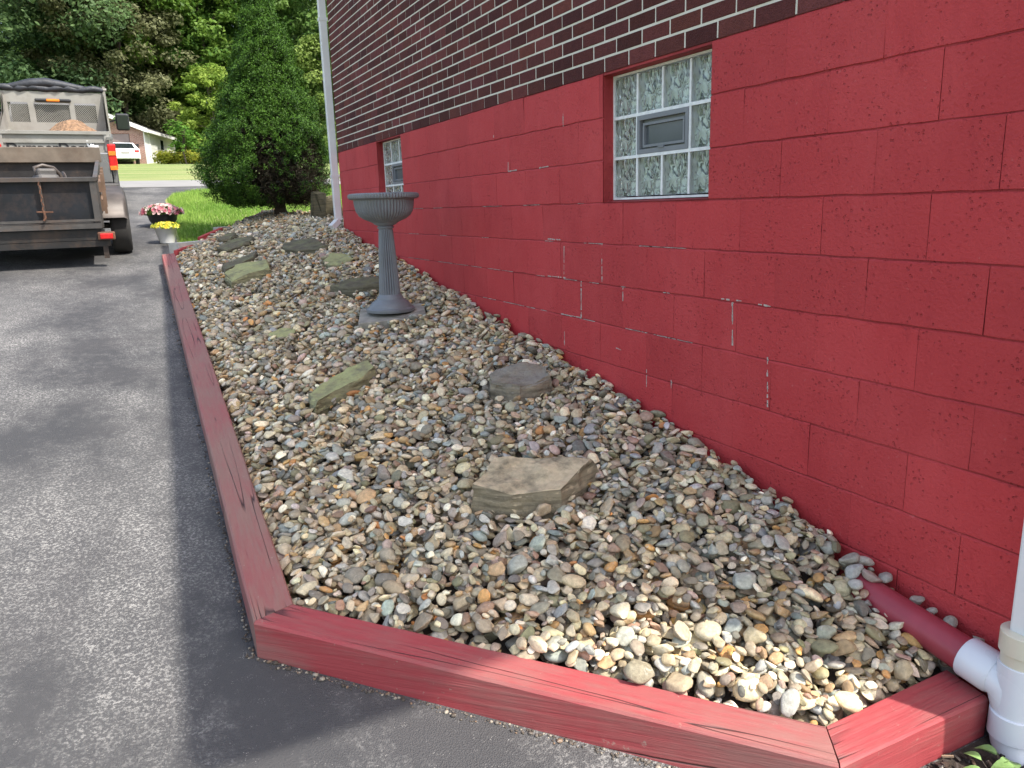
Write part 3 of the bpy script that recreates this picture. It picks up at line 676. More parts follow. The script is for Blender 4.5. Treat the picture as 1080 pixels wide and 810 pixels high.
        H[i0:i1, j0:j1] = np.where(ins, np.maximum(hh, z + prof * .9), hh)
        near = y < 3.9
        sh = shp3[rg.integers(40)] if near else shp2[rg.integers(30)]
        Rm = np.array(Matrix.Rotation(tx, 3, 'X') @ Matrix.Rotation(ty, 3, 'Y') @ Matrix.Rotation(th, 3, 'Z'))
        V = (sh * np.array([a, b, c])) @ Rm.T + np.array([x, y, z])
        col = pal[rg.choice(len(pal), p=pw)] * np.array([1.50, 1.36, 1.08]) * rg.uniform(.68, 1.35) * (1 + rg.normal(size=3) * .03)
        B = buf3 if near else buf2; B[1].append((F3 if near else F2) + sum_n[0 if near else 1]); B[0].append(V); B[2].append(np.broadcast_to(col, V.shape)); sum_n[0 if near else 1] += len(V); cnt += 1
    sum_n = [0, 0]
    for lay in range(3):
        n = 21000
        for _ in range(n):
            x = rg.uniform(.36, 3.2) if rg.random() < .22 else rg.uniform(.36, 2.14); y = 1.2 + 11.5 * rg.random() ** 1.15
            place(x, y, float(np.clip(rg.lognormal(math.log(.0205 if lay else .023), .36), .008, .046)))
    # fill any low spots
    for _ in range(3):
        low = np.argwhere((H < T - .012) & ~block); rg.shuffle(low)
        for (i, j) in low[:9000]:
            if H[i, j] < T[i, j] - .012: place(gxs[i], gys[j], float(rg.uniform(.010, .024)))
    print('stones', cnt)
    V = np.concatenate(buf3[0] + buf2[0]); n3 = sum_n[0]
    F = np.concatenate([np.concatenate(buf3[1]), np.concatenate(buf2[1]) + n3]); Cc = np.concatenate(buf3[2] + buf2[2])
    o = mesh_np('gravel', V, F, 'gravel', None, True, 'stone', Cc)
    tag(o, 'mixed tan grey and rust river stones filling the bed along the red wall', 'gravel', kind='stuff')
    return shp3, F3
shp3, F3 = gravel()
# loose stones lying on the pipe and along the wall
def loose(pts, a0=.03):
    V = []; F = []; K = []; n = 0
    for (x, y, z, a, col) in pts:
        sh = shp3[rg.integers(40)]; Rm = np.array(Matrix.Rotation(rg.normal() * .3, 3, 'X') @ Matrix.Rotation(rg.normal() * .3, 3, 'Y') @ Matrix.Rotation(rg.uniform(0, 6), 3, 'Z'))
        v = (sh * np.array([a, a * .75, a * .5])) @ Rm.T + np.array([x, y, z]); V.append(v); F.append(F3 + n); n += len(v); K.append(np.broadcast_to(np.array(col), v.shape))
    return np.concatenate(V), np.concatenate(F), np.concatenate(K)
pts = [(2.12, 1.442, -1.265, .027, (.36, .33, .26)), (2.12, 1.388, -1.278, .025, (.38, .35, .28)), (2.12, 1.327, -1.284, .027, (.33, .31, .24)), (2.122, 1.237, -1.297, .022, (.31, .29, .23)),
       (2.065, 1.57, -1.225, .036, (.36, .27, .22)), (2.04, 1.62, -1.22, .036, (.42, .40, .35)), (2.01, 1.585, -1.245, .030, (.48, .45, .38)), (2.11, 1.64, -1.21, .035, (.5, .46, .38)), (2.12, 1.56, -1.238, .03, (.38, .36, .3)), (2.07, 1.66, -1.20, .04, (.33, .3, .24))]
V, F, K = loose(pts); o = mesh_np('gravel', V, F, 'gravel', None, True, 'stone', K); tag(o, 'pale loose stones caught between the red drain pipe and the wall', 'gravel', kind='stuff')
# grit and leaf crumbs along the foot of the timbers
def grit():
    V0, F0 = ico(1); V = []; F = []; K = []; n = 0
    segs = [((TA[0] - .006, TA[1]), (.350, 9.5), 520, (-1, 0)), ((TA[0], TA[1] - .012), (TB[0], TB[1] - .01), 420, (-.7, -.7)), ((TB[0], TB[1] - .006), (1.80, 1.143), 70, (0, -1))]
    for (a, b, cnt, nrm) in segs:
        for _ in range(cnt):
            t = rg.random() ** (1.6 if cnt > 500 else 1); off = abs(rg.normal()) * .012; x = a[0] + (b[0] - a[0]) * t + nrm[0] * off; y = a[1] + (b[1] - a[1]) * t + nrm[1] * off
            s = rg.uniform(.002, .0065) * (1 if rg.random() < .93 else 1.8); v = V0 * np.array([s, s * rg.uniform(.5, 1), s * rg.uniform(.3, .8)]); th = rg.uniform(0, 6)
            v = v @ np.array([[math.cos(th), -math.sin(th), 0], [math.sin(th), math.cos(th), 0], [0, 0, 1]]) + np.array([x, y, gz(y) + .004 + s * .3])
            col = [(.07, .055, .04), (.3, .26, .2), (.2, .13, .08), (.12, .1, .08)][rg.choice(4, p=[.5, .17, .13, .2])]
            V.append(v); F.append(F0 + n); n += len(v); K.append(np.broadcast_to(np.array(col), v.shape))
    o = mesh_np('grit', np.concatenate(V), np.concatenate(F), 'gravel', None, True, 'stone', np.concatenate(K)); tag(o, 'dark grit and crumbs collected along the foot of the timbers', 'grit', kind='stuff')
grit()

# ------------------------------------------------------------------ urn
urn = empty('urn_planter', (1.622, 5.22, -.694), .1, 'grey fluted plastic urn planter on a tall column, on a concrete paver', 'urn')
m = MB(); m.lathe([(.0, .0), (.168, 0), (.170, .006), (.170, .020), (.160, .028), (.152, .030), (.146, .042), (.128, .062), (.106, .078), (.094, .086), (.092, .094), (.090, .10), (.083, .106), (.080, .112), (.076, .118), (.0, .119)], n=64); m.build('base', 'urn', urn)
m = MB(); m.lathe([(.072, .112), (.070, .125, .16), (.066, .2, .19), (.058, .35, .19), (.051, .48, .19), (.047, .555, .16), (.047, .566)], n=192, flute=24); m.build('column', 'urn', urn)
m = MB(); m.lathe([(.046, .566), (.056, .570), (.058, .578), (.050, .584), (.058, .59), (.074, .596), (.080, .603), (.082, .610)], n=64); m.build('neck', 'urn', urn)
m = MB(); m.lathe([(.075, .600), (.082, .605), (.105, .618, .04), (.140, .632, .04), (.172, .655, .04), (.190, .685, .04), (.198, .72, .04), (.202, .755, .04), (.205, .770), (.205, .778)], n=224, flute=56); m.build('bowl', 'urn', urn)
m = MB(); m.lathe([(.205, .762), (.225, .765), (.236, .772, .02), (.240, .785, .03), (.238, .797, .02), (.230, .803), (.214, .805), (.205, .80), (.200, .79), (.195, .74), (.16, .69), (.08, .67), (0, .668)], n=288, flute=72); m.build('rim', 'urn', urn)

# ------------------------------------------------------------------ drain pipes at the right
dp = empty('drain_pipe', (2.065, 1.17, -1.31), 0, 'white plastic drain fitting with a red painted pipe running along the wall', 'pipe')
di = Matrix.Translation(-dp.location)
def dpp(o): o.parent = dp; o.matrix_parent_inverse = di; return o
A = Vector((2.068, 1.62, -1.285)); B = Vector((2.068, 1.205, -1.335)); dv = (B - A).normalized()
m = MB(); m.tube([A + (B - A) * (k / 12) for k in range(13)], .053, 32); dpp(m.build('red_pipe', 'redpipe'))
m = MB(); vx = 2.072; vy = 1.085
w0 = B - dv * .03; w1 = B + dv * .05
m.tube([w0, w0 + dv * .004, w1, w1 + dv * .012], [.0595, .0615, .0615, .057], 36)
m.tube([w1, w1 + dv * .03 + Vector((0, -.012, -.012)), Vector((vx, vy + .01, -1.41)), Vector((vx, vy - .01, -1.45))], [.056, .056, .055, .05], 32)
m.tube([(vx, vy, -1.27), (vx, vy, -1.272), (vx, vy, -1.45)], [.056, .058, .058], 36)
dpp(m.build('wye_fitting', 'pvc'))
m = MB(); m.tube([(vx, vy, -1.50), (vx, vy, -1.497), (vx, vy, -1.425), (vx, vy, -1.422)], [.060, .0635, .0635, .060], 36)
el = []
for k in range(9):
    a = PI / 2 * k / 8; el.append((vx, vy - .10 + .10 * math.cos(a) , -1.49 - .10 * math.sin(a)))
m.tube([(vx, vy, -1.48)] + el, .0575, 32); m.tube([Vector(el[-1]), Vector(el[-1]) + Vector((0, -.05, -.003))], .062, 36); m.tube([Vector(el[-1]), Vector(el[-1]) + Vector((0, -.7, -.09))], .0545, 24)
dpp(m.build('elbow', 'pvc'))
m = MB(); m.tube([(vx, vy, -1.278), (vx, vy, -1.235), (vx, vy, -1.232)], [.0535, .0535, .050], 36); m.tube([(vx, vy, -1.236), (vx, vy, -1.234), (vx, vy, -1.178), (vx, vy, -1.176)], [.058, .0605, .0605, .0585], 36)
dpp(m.build('adapter_collar', 'pvc_cream'))
m = MB(); m.box((vx + .005, vy - .005, .95), (.062, .075, 4.32), None, .008); dpp(m.build('riser', 'white'))

# ------------------------------------------------------------------ leaves generator
def leaf_mesh(centres, size, normals=None, aspect=.55, jitter=1.0, rg_=None, droop=0):
    """rhombus leaves; centres (N,3)"""
    r = rg_ or rg; N = len(centres)
    d = r.normal(size=(N, 3)); d /= np.linalg.norm(d, axis=1)[:, None]
    if normals is not None: d = normals + d * jitter; d /= np.linalg.norm(d, axis=1)[:, None]
    t = r.normal(size=(N, 3)); t -= (t * d).sum(1)[:, None] * d; t /= np.linalg.norm(t, axis=1)[:, None]; b = np.cross(d, t)
    s = (size * r.uniform(.6, 1.35, N))[:, None]
    V = np.stack([centres - t * s, centres + b * s * aspect, centres + t * s, centres - b * s * aspect], 1).reshape(-1, 3)
    return V, np.arange(4 * N).reshape(N, 4)
def leaf_cols(N, c1, c2, r, per=4, clump=None):
    f = r.random(N)[:, None] if clump is None else np.clip(clump[:, None] + r.normal(size=(N, 1)) * .2, 0, 1)
    c = (np.array(c1) * (1 - f) + np.array(c2) * f) * r.uniform(.75, 1.25, (N, 1)); return np.repeat(c, per, 0)
def tree(name, label, x, y, h, rad, c1, c2, seed, lsz=.2, nclump=150, per=85, trunk_r=.22, base=.25, group=None, shape='round', zoff=0):
    r = np.random.default_rng(seed); z0 = gz(y) + zoff; root = empty(name, (x, y, z0), 0, label, 'tree', group)
    m = MB(); rr = random.Random(seed); top = h * .8
    tp = [(0, 0, -.2)]; rd = [trunk_r * 1.3]; px = py = 0
    for k in range(1, 7): px += rr.uniform(-.15, .15); py += rr.uniform(-.15, .15); tp.append((px, py, top * k / 6)); rd.append(trunk_r * (1 - .82 * k / 6))
    m.tube(tp, rd, 8)
    cl = []
    for k in range(nclump):
        u = r.random(); zf = base + (1 - base) * u
        if shape == 'round': rr_ = math.sqrt(max(0, 1 - (2 * (zf - base) / (1 - base) - .85) ** 2 / 1.35)) if zf < 1 else 0
        elif shape == 'cone': rr_ = (1 - (zf - base) / (1 - base)) ** .75 + .06
        else: rr_ = .65 + .35 * math.sin(zf * 9 + seed)
        a = r.uniform(0, 2 * PI); q = rad * rr_ * r.random() ** .38 * (1 + .22 * math.sin(3 * a + seed) + .12 * math.sin(7 * a))
        cl.append((math.cos(a) * q, math.sin(a) * q, h * zf))
    cl = np.array(cl)
    for k in range(0, nclump, max(1, nclump // 16)):
        c = cl[k]; zt = min(c[2] * .82, top * .97); i = zt / top * 6; i0 = min(5, int(i)); p = Vector(tp[i0]).lerp(Vector(tp[i0 + 1]), i - i0)
        m.tube([p, p.lerp(Vector(c), .5) + Vector((0, 0, .15)), Vector(c)], [trunk_r * .3, trunk_r * .18, trunk_r * .06], 5)
    m.build('trunk', 'bark', root)
    cr = r.uniform(.45, 1.0, nclump) * rad * .30
    ids = np.repeat(np.arange(nclump), per); d = r.normal(size=(len(ids), 3)); d /= np.linalg.norm(d, axis=1)[:, None]
    P = cl[ids] + d * (cr[ids] * r.random(len(ids)) ** .4)[:, None] * np.array([1, 1, .55])
    nrm = d * .6 + np.array([0, 0, .7]); V, F = leaf_mesh(P, lsz, nrm, .6, .8, r)
    cf = r.random(nclump); o = mesh_np('crown', V, F, 'leaf', root, False, 'leaf', leaf_cols(len(P), c1, c2, r, 4, cf[ids])); return root
DK = (.016, .042, .014)
tree('maple_tree', 'bright green broadleaf tree rising just left of the cone evergreen', 7.6, 68, 19, 5.6, (.06, .14, .025), (.19, .30, .055), 3, .17, 230, 170)
tree('oak_tree', 'large blue green tree behind the pickup truck, leftmost of the wood edge', -7.0, 66, 21, 8.0, (.04, .085, .035), (.15, .23, .09), 4, .16, 300, 170, base=.05)
tree('pine_tree', 'tall olive brown tree with a visible trunk above the truck mirror', 1.3, 66, 21, 4.6, (.085, .095, .04), (.21, .22, .11), 5, .14, 260, 170, base=.1)
tree('ash_tree', 'mid green tree standing behind the garage roof', .6, 72, 13.5, 5.6, (.05, .10, .03), (.16, .25, .07), 6, .16, 220, 160, base=.03)
tree('young_tree', 'small yellow green tree between the garage and the cone evergreen', 6.8, 60, 6.6, 2.6, (.14, .24, .035), (.32, .42, .08), 7, .11, 110, 150, .1, base=.05)
tree('birch_tree', 'light green tree seen between the cone evergreen and the white downspout', 17.0, 67, 19, 5.4, (.07, .15, .03), (.24, .36, .10), 8, .16, 240, 160, base=.03)
tree('elm_tree', 'dark green tree filling the gap right behind the cone evergreen', 13.0, 74, 22, 6.2, (.04, .09, .025), (.15, .24, .06), 9, .17, 280, 160, base=.03)
tree('shade_tree', 'yellowish low tree behind the right edge of the cone evergreen', 15.2, 62, 9, 3.6, (.13, .21, .04), (.28, .36, .10), 19, .12, 130, 150, .1, base=.03)
# woodland mass
def woodland():
    r = np.random.default_rng(31); Ps = []; Cs = []; m = MB()
    for row in range(3):
        for k in range(15):
            x = -38 + k * 6 + r.uniform(-1.5, 1.5); y = 78 + row * 9 + r.uniform(-2, 2); z0 = gz(y); h = r.uniform(14, 20) + row * 1.2; rad = r.uniform(3.6, 5.2)
            m.tube([(x, y, z0 - .3), (x, y, z0 + h * .8)], [.25, .06], 6)
            n = 120; per = 90; u = r.random(n); zf = .05 + .95 * u; rr_ = np.sqrt(np.clip(1 - (2 * zf - .95) ** 2 / 1.3, .05, 1)); a = r.uniform(0, 2 * PI, n); q = rad * rr_ * r.random(n) ** .4
            cl = np.stack([x + np.cos(a) * q, y + np.sin(a) * q, z0 + h * zf], 1); ids = np.repeat(np.arange(n), per)
            P = cl[ids] + r.normal(size=(len(ids), 3)) * np.array([.75, .75, .45]); Ps.append(P)
            t = r.random(); f = np.clip(r.random(n)[ids] + r.normal(size=len(ids)) * .15, 0, 1)[:, None]
            Cs.append((np.array((.045, .09, .03)) * (1 - f) + np.array((.13 + .08 * t, .23 + .06 * t, .06)) * f))
    P = np.concatenate(Ps); K = np.concatenate(Cs); V, F = leaf_mesh(P, .20, np.tile(np.array([0, -.3, .8]), (len(P), 1)), .6, .8, r)
    o = mesh_np('woodland', V, F, 'leaf', None, False, 'leaf', np.repeat(K, 4, 0)); tag(o, 'dense green woodland rising on the slope beyond the garage', 'woodland', kind='stuff')
    o2 = m.build('woodland_trunks', 'bark', o)
woodland()
# low shrubs by the garage
def shrub(name, label, x, y, rad, h, c1, c2, seed, lsz=.07, n=1500, cat='shrub', fern=False):
    r = np.random.default_rng(seed); root = empty(name, (x, y, gz(y)), 0, label, cat)
    d = r.normal(size=(n, 3)); d /= np.linalg.norm(d, axis=1)[:, None]; P = d * np.array([rad, rad, h * .5]) * (r.random(n) ** .35)[:, None] * (1 + .25 * np.sin(d[:, :1] * 7 + d[:, 1:2] * 5)) + np.array([0, 0, h * .5])
    V, F = leaf_mesh(P, lsz, d * .6 + np.array([0, 0, .6]), .5, .7, r); mesh_np('foliage', V, F, 'leaf', root, False, 'leaf', leaf_cols(n, c1, c2, r))
    m = MB()
    for k in range(5): a = k * 1.3; m.tube([(0, 0, -.05), (math.cos(a) * rad * .4, math.sin(a) * rad * .4, h * .7)], [.03, .01], 5)
    m.build('stems', 'bark', root); return root
shrub('daylily_clump', 'low yellow green clump in front of the white garage side', 3.3, 57.8, .9, .8, (.2, .25, .03), (.5, .48, .06), 41, .1)
shrub('daylily_clump', 'wider low yellow green clump to the right of the garage side', 4.8, 58, 1.2, .9, (.12, .2, .03), (.45, .42, .06), 42, .1)
shrub('bush', 'rounded green bush right of the garage, under the young tree', 7.2, 58.5, 1.9, 1.9, (.06, .13, .02), (.16, .26, .04), 43, .12, 3000)
# sumac with drooping compound leaves
def sumac():
    r = np.random.default_rng(51); x, y = 4.3, 56; z0 = gz(y); root = empty('sumac_tree', (x, y, z0), 0, 'small sumac with drooping feathery leaves beside the garage eave', 'tree'); m = MB(); P = []; N = []
    m.tube([(0, 0, -.1), (-.15, 0, 1.0), (.1, 0, 2.2)], [.06, .05, .03], 6)
    for k in range(34):
        a = r.uniform(0, 2 * PI); zz = r.uniform(1.1, 2.6); rr_ = r.uniform(.3, 1.0); base = np.array([math.cos(a) * .25 * rr_, math.sin(a) * .25 * rr_, zz]); L = r.uniform(.7, 1.1)
        last = base
        for s in range(1, 15):
            t = s / 14; p = base + np.array([math.cos(a) * L * t, math.sin(a) * L * t, .5 * t - .85 * t * t]); P.append(p); P.append(p + r.normal(size=3) * .05); P.append(p + r.normal(size=3) * .06)
        m.tube([(0, 0, zz * .7), tuple(base)], [.02, .012], 4)
    m.build('trunk', 'bark', root); P = np.array(P); V, F = leaf_mesh(P, .12, np.tile(np.array([0, -.1, 1.]), (len(P), 1)), .45, .5, r); mesh_np('crown', V, F, 'leaf', root, False, 'leaf', leaf_cols(len(P), (.08, .2, .03), (.2, .36, .07), r))
sumac()

# ------------------------------------------------------------------ cone evergreen
def spruce():
    r = np.random.default_rng(17); bx_, by_ = 1.97, 11.12; z0 = 0.0; root = empty('evergreen_tree', (bx_, by_, z0 - .02), 0, 'dense cone shaped dwarf evergreen with a low dark patch of dead twigs and painted shade, by the house corner', 'tree')
    zp = np.array([.10, .22, .40, .62, .85, 1.1, 1.45, 1.8, 2.2, 2.6, 2.9, 3.12, 3.3]); rp = np.array([.52, .84, 1.00, 1.06, 1.02, .88, .66, .50, .335, .20, .10, .04, .0])
    LC = np.stack([r.uniform(0, 2 * PI, 120), .1 + 3.1 * r.beta(1.05, 1.5, 120)], 1); LA = r.uniform(.6, 1.3, 120)
    def lob(a, z):
        rr0 = np.interp(z, zp, rp) + .05; d = np.abs(((a[:, None] - LC[None, :, 0] + PI) % (2 * PI)) - PI) * rr0[:, None]; dd = d ** 2 + ((z[:, None] - LC[None, :, 1]) * 1.25) ** 2
        b = (np.exp(-dd / .017) * LA[None, :]).max(1); return .72 + .38 * b * np.clip(.35 / rr0, .6, 1.2)
    cxz = lambda z: -.09 + .03 * z; N = 8000
    cz = .1 + 3.15 * (1 - np.sqrt(1 - r.random(N) * .985)) * 1.0; cz = .12 + 3.1 * r.beta(1.05, 1.7, N); ca = r.uniform(0, 2 * PI, N)
    rr_ = np.interp(cz, zp, rp) * lob(ca, cz); depth = r.random(N) ** 2.5 * .14; q = np.clip(rr_ - depth * rr_ - .02, .01, None)
    out = np.stack([np.cos(ca), np.sin(ca), np.full(N, .45)], 1); out /= np.linalg.norm(out, axis=1)[:, None]
    Cc = np.stack([np.cos(ca) * q + cxz(cz), np.sin(ca) * q, cz], 1)
    # dead patch low on the camera side, browned wider to paint in shade too
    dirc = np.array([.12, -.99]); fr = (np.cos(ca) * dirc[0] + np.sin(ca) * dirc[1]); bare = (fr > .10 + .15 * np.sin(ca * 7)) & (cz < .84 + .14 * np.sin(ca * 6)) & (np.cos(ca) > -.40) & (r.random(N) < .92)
    per = 30; ids = np.repeat(np.arange(N)[~bare], per); M_ = len(ids)
    along = r.random(M_)[:, None] ** .8; P = Cc[ids] + out[ids] * along * .06 + r.normal(size=(M_, 3)) * .021
    V, F = leaf_mesh(P, .0138, out[ids], .32, 1.1, r)
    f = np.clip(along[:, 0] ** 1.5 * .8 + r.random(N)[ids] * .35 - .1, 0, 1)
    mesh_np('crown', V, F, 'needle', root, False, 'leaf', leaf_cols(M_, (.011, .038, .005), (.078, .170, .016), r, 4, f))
    # trunk, boughs, then dead twigs with shade painted into their brown
    m = MB(); rr = random.Random(8)
    m.tube([(0, 0, -.1), (.01, 0, .1), (0, .02, .5), (-.05, 0, 1.4), (-.02, 0, 2.6)], [.095, .078, .065, .045, .012], 10)
    for k in range(26):
        a = rr.uniform(0, 2 * PI); z = rr.uniform(.12, .6); L = rr.uniform(.4, .72); m.tube([(0, 0, z), (math.cos(a) * L * .5, math.sin(a) * L * .5, z + .06), (math.cos(a) * L, math.sin(a) * L, z + .04)], [.022, .014, .005], 5)
    m.build('trunk', 'bark', root)
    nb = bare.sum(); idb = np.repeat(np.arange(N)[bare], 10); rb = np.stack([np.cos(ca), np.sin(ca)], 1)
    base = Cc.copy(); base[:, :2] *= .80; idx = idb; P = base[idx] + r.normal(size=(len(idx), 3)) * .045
    V, F = leaf_mesh(P, .030, out[idx], .13, 1.6, r); mesh_np('dead_twigs_and_shade', V, F, 'leaf', root, False, 'leaf', leaf_cols(len(idx), (.028, .022, .014), (.095, .078, .052), r))
    # dark inner fill of needles
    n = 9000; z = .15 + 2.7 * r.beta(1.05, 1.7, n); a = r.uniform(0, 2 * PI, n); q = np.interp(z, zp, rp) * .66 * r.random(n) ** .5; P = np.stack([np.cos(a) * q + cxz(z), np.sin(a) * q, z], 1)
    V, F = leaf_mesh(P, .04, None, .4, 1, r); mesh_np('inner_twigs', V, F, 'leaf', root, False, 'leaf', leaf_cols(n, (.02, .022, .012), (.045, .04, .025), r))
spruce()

# ------------------------------------------------------------------ grass
def grass():
    r = np.random.default_rng(23); n = 70000; y = 9.7 + 9.2 * r.random(n) ** .9; x = .55 + 6.5 * r.random(n) ** 1.5
    edge = np.interp(y, [9.6, 11, 14, 16.5, 17.6, 18.4, 19.], [.6, .66, .78, .84, 1.05, 1.55, 2.5]); ok = (x > edge) & ~((x < 3.6) & (x > .45 + (y - 9.5) * .54) & (y < 12.9)); x = x[ok]; y = y[ok]; n = len(x)
    z = np.interp(y, GY, GZ); a = r.uniform(0, 2 * PI, n); hgt = r.uniform(.03, .085, n); w_ = .006; lean = r.normal(size=(n, 2)) * .02
    dx = np.cos(a) * w_; dy = np.sin(a) * w_
    V = np.stack([np.stack([x - dx, y - dy, z], 1), np.stack([x + dx, y + dy, z], 1), np.stack([x + lean[:, 0], y + lean[:, 1], z + hgt], 1)], 1).reshape(-1, 3)
    pn = .5 + .5 * np.sin(x * 2.1 + y * .7) * np.sin(y * 1.3 - x); f = np.clip(pn * .6 + r.random(n) * .5, 0, 1)
    o = mesh_np('grass', V, np.arange(3 * n).reshape(n, 3), 'blade', None, False, 'leaf', leaf_cols(n, (.12, .26, .03), (.32, .46, .10), r, 3, f)); tag(o, 'short bright lawn grass beside the driveway', 'grass', kind='stuff')
grass()

# ------------------------------------------------------------------ flower pots
def flowers(root, zc, rad, h, n, leafc, petals, seed, psz=.028, lsz=.03, npet=130):
    r = np.random.default_rng(seed); d = r.normal(size=(n, 3)); d[:, 2] = np.abs(d[:, 2]); d /= np.linalg.norm(d, axis=1)[:, None]
    P = d * np.array([rad, rad, h]) * (r.random(n) ** .4)[:, None] + np.array([0, 0, zc]); V, F = leaf_mesh(P, lsz, d, .6, .8, r); mesh_np('foliage', V, F, 'leaf', root, False, 'leaf', leaf_cols(n, leafc[0], leafc[1], r))
    d = r.normal(size=(npet, 3)); d[:, 2] = np.abs(d[:, 2]) + .05; d /= np.linalg.norm(d, axis=1)[:, None]; P = d * np.array([rad, rad, h]) * r.uniform(.92, 1.12, (npet, 1)) + np.array([0, 0, zc])
    # five-lobed blooms: fans of petals
    t = r.normal(size=(npet, 3)); t -= (t * d).sum(1)[:, None] * d; t /= np.linalg.norm(t, axis=1)[:, None]; b = np.cross(d, t); VV = []; FF = []; KK = []; s = psz * r.uniform(.7, 1.2, npet)
    for i in range(npet):
        k0 = len(VV); c = P[i]; VV.append(c - d[i] * s[i] * .3)
        for k in range(10):
            a = 2 * PI * k / 10; q = s[i] * (1.0 if k % 2 == 0 else .68); VV.append(c + (t[i] * math.cos(a) + b[i] * math.sin(a)) * q + d[i] * .004)
        for k in range(10): FF.append((k0, k0 + 1 + k, k0 + 1 + (k + 1) % 10))
        KK += [petals[r.integers(len(petals))]] * 11
    mesh_np('blooms', np.array(VV), np.array(FF), 'petal', root, False, 'leaf', np.array(KK))
p1 = empty('flower_pot', (.505, 11.12, gz(11.12) + .004), .2, 'white tapered pot of yellow flowers, nearest of the two at the driveway edge', 'flower pot')
m = MB(); m.lathe([(0, 0), (.085, 0), (.088, .01), (.135, .185), (.148, .19), (.150, .215), (.138, .215), (.128, .19), (.0, .185)], n=40); m.build('pot', 'white', p1)
m = MB(); m.lathe([(0, .193), (.126, .190)], n=24); m.build('soil', 'mulch', p1)
flowers(p1, .20, .165, .07, 900, ((.14, .22, .03), (.36, .42, .06)), [(.8, .72, .08), (.75, .8, .15), (.85, .62, .1)], 61, .02, .022, 120)
p2 = empty('flower_pot', (.56, 12.75, gz(12.75) + .004), 0, 'black bowl of pink and white petunias behind the yellow flowers', 'flower pot'); p2.scale = (.88, .88, .95)
m = MB(); m.lathe([(0, 0), (.14, 0), (.15, .01), (.215, .10), (.232, .17), (.245, .175), (.247, .20), (.232, .2), (.215, .18), (0, .17)], n=40); m.build('bowl', 'black_plastic', p2)
m = MB(); m.lathe([(0, .183), (.213, .18)], n=24); m.build('soil', 'mulch', p2)
flowers(p2, .19, .32, .15, 1300, ((.05, .11, .02), (.15, .26, .05)), [(.62, .24, .27), (.68, .42, .42), (.72, .62, .56), (.70, .50, .46), (.50, .14, .18)], 62, .035, .028, 230)

# ------------------------------------------------------------------ small plant by the drain
def seedling():
    r = random.Random(4); root = empty('seedling', (1.93, 1.02, gz(1.02) + .012), 0, 'small light green weed with oval leaves at the foot of the short timber', 'plant'); m = MB(); st = MB()
    for k in range(11):
        a = r.uniform(0, 2 * PI); L = r.uniform(.03, .062); up = r.uniform(.02, .055); b0 = Vector((math.cos(a), math.sin(a), 0)); s = b0.cross(Vector((0, 0, 1)))
        off = Vector((r.uniform(-.05, .05), r.uniform(-.04, .04), 0)); st.tube([off * .5, off + b0 * .01 + Vector((0, 0, up))], .0014, 5)
        vs = []; n = 7
        for i in range(n):
            t = i / (n - 1); wd = math.sin(PI * t ** .8) * L * .30; c = off + b0 * (.01 + L * t) + Vector((0, 0, up + .35 * L * t - .5 * L * t * t)); vs += [c - s * wd + Vector((0, 0, wd * .35)), c, c + s * wd + Vector((0, 0, wd * .35))]
        m.add(vs, [(3 * i + j, 3 * i + j + 1, 3 * i + j + 4, 3 * i + j + 3) for i in range(n - 1) for j in range(2)], True)
    o = m.build('leaves', simple('weed_leaf', (.20, .32, .10), .45, .25, 30, bump=.001), root); st.build('stems', 'blade' if False else 'bark', root)
seedling()
def mulch():
    r = np.random.default_rng(9); n = 420; x = r.uniform(1.74, 2.14, n); y = r.uniform(.6, 1.14, n); z = np.interp(y, GY, GZ) + .016
    V0 = np.array([(-1, -1, -1), (1, -1, -1), (1, 1, -1), (-1, 1, -1), (-1, -1, 1), (1, -1, 1), (1, 1, 1), (-1, 1, 1)], float); F0 = np.array([(0, 3, 2, 1), (4, 5, 6, 7), (0, 1, 5, 4), (1, 2, 6, 5), (2, 3, 7, 6), (3, 0, 4, 7)])
    V = []; F = []; K = []
    for i in range(n):
        s = np.array([r.uniform(.004, .02), r.uniform(.002, .006), r.uniform(.001, .003)]); Rm = np.array(Matrix.Rotation(r.uniform(0, 6), 3, 'Z') @ Matrix.Rotation(r.normal() * .4, 3, 'Y')); V.append((V0 * s) @ Rm.T + np.array([x[i], y[i], z[i] + r.uniform(0, .006)])); F.append(F0 + 8 * i)
        K.append(np.tile(np.array([(.05, .032, .022), (.11, .07, .045), (.28, .2, .13), (.03, .022, .018)][r.choice(4, p=[.4, .28, .1, .22])]), (8, 1)))
    o = mesh_np('mulch', np.concatenate(V), np.concatenate(F), 'gravel', None, False, 'stone', np.concatenate(K)); tag(o, 'dark wood mulch chips around the white drain fitting', 'mulch', kind='stuff')
mulch()

# ------------------------------------------------------------------ trailer
def wheel(parent, x, y, z, r_, w_, name='wheel', spokes=5):
    o = MB(); R = r_; hw = w_ / 2
    o.lathe([(R * .62, -hw), (R * .9, -hw), (R * .97, -hw * .85), (R, -hw * .6), (R, hw * .6), (R * .97, hw * .85), (R * .9, hw), (R * .62, hw)], n=40, axis='X')
    t = o.build(name, 'rubber', parent); t.location = (x, y, z)
    rm = MB(); rm.lathe([(R * .62, hw * .9), (R * .58, hw * .95), (R * .52, hw * .5), (R * .2, hw * .55), (R * .18, hw * .95), (0, hw * .97)], n=32, axis='X'); rm.lathe([(0, -hw * .9), (R * .55, -hw * .6), (R * .62, -hw * .9)], n=32, axis='X')
    for k in range(6): a = k * PI / 3; rm.box((hw * .6, math.cos(a) * R * .28, math.sin(a) * R * .28), (.03, .025, .025))
    rm.build('rim', 'rim', t); return t
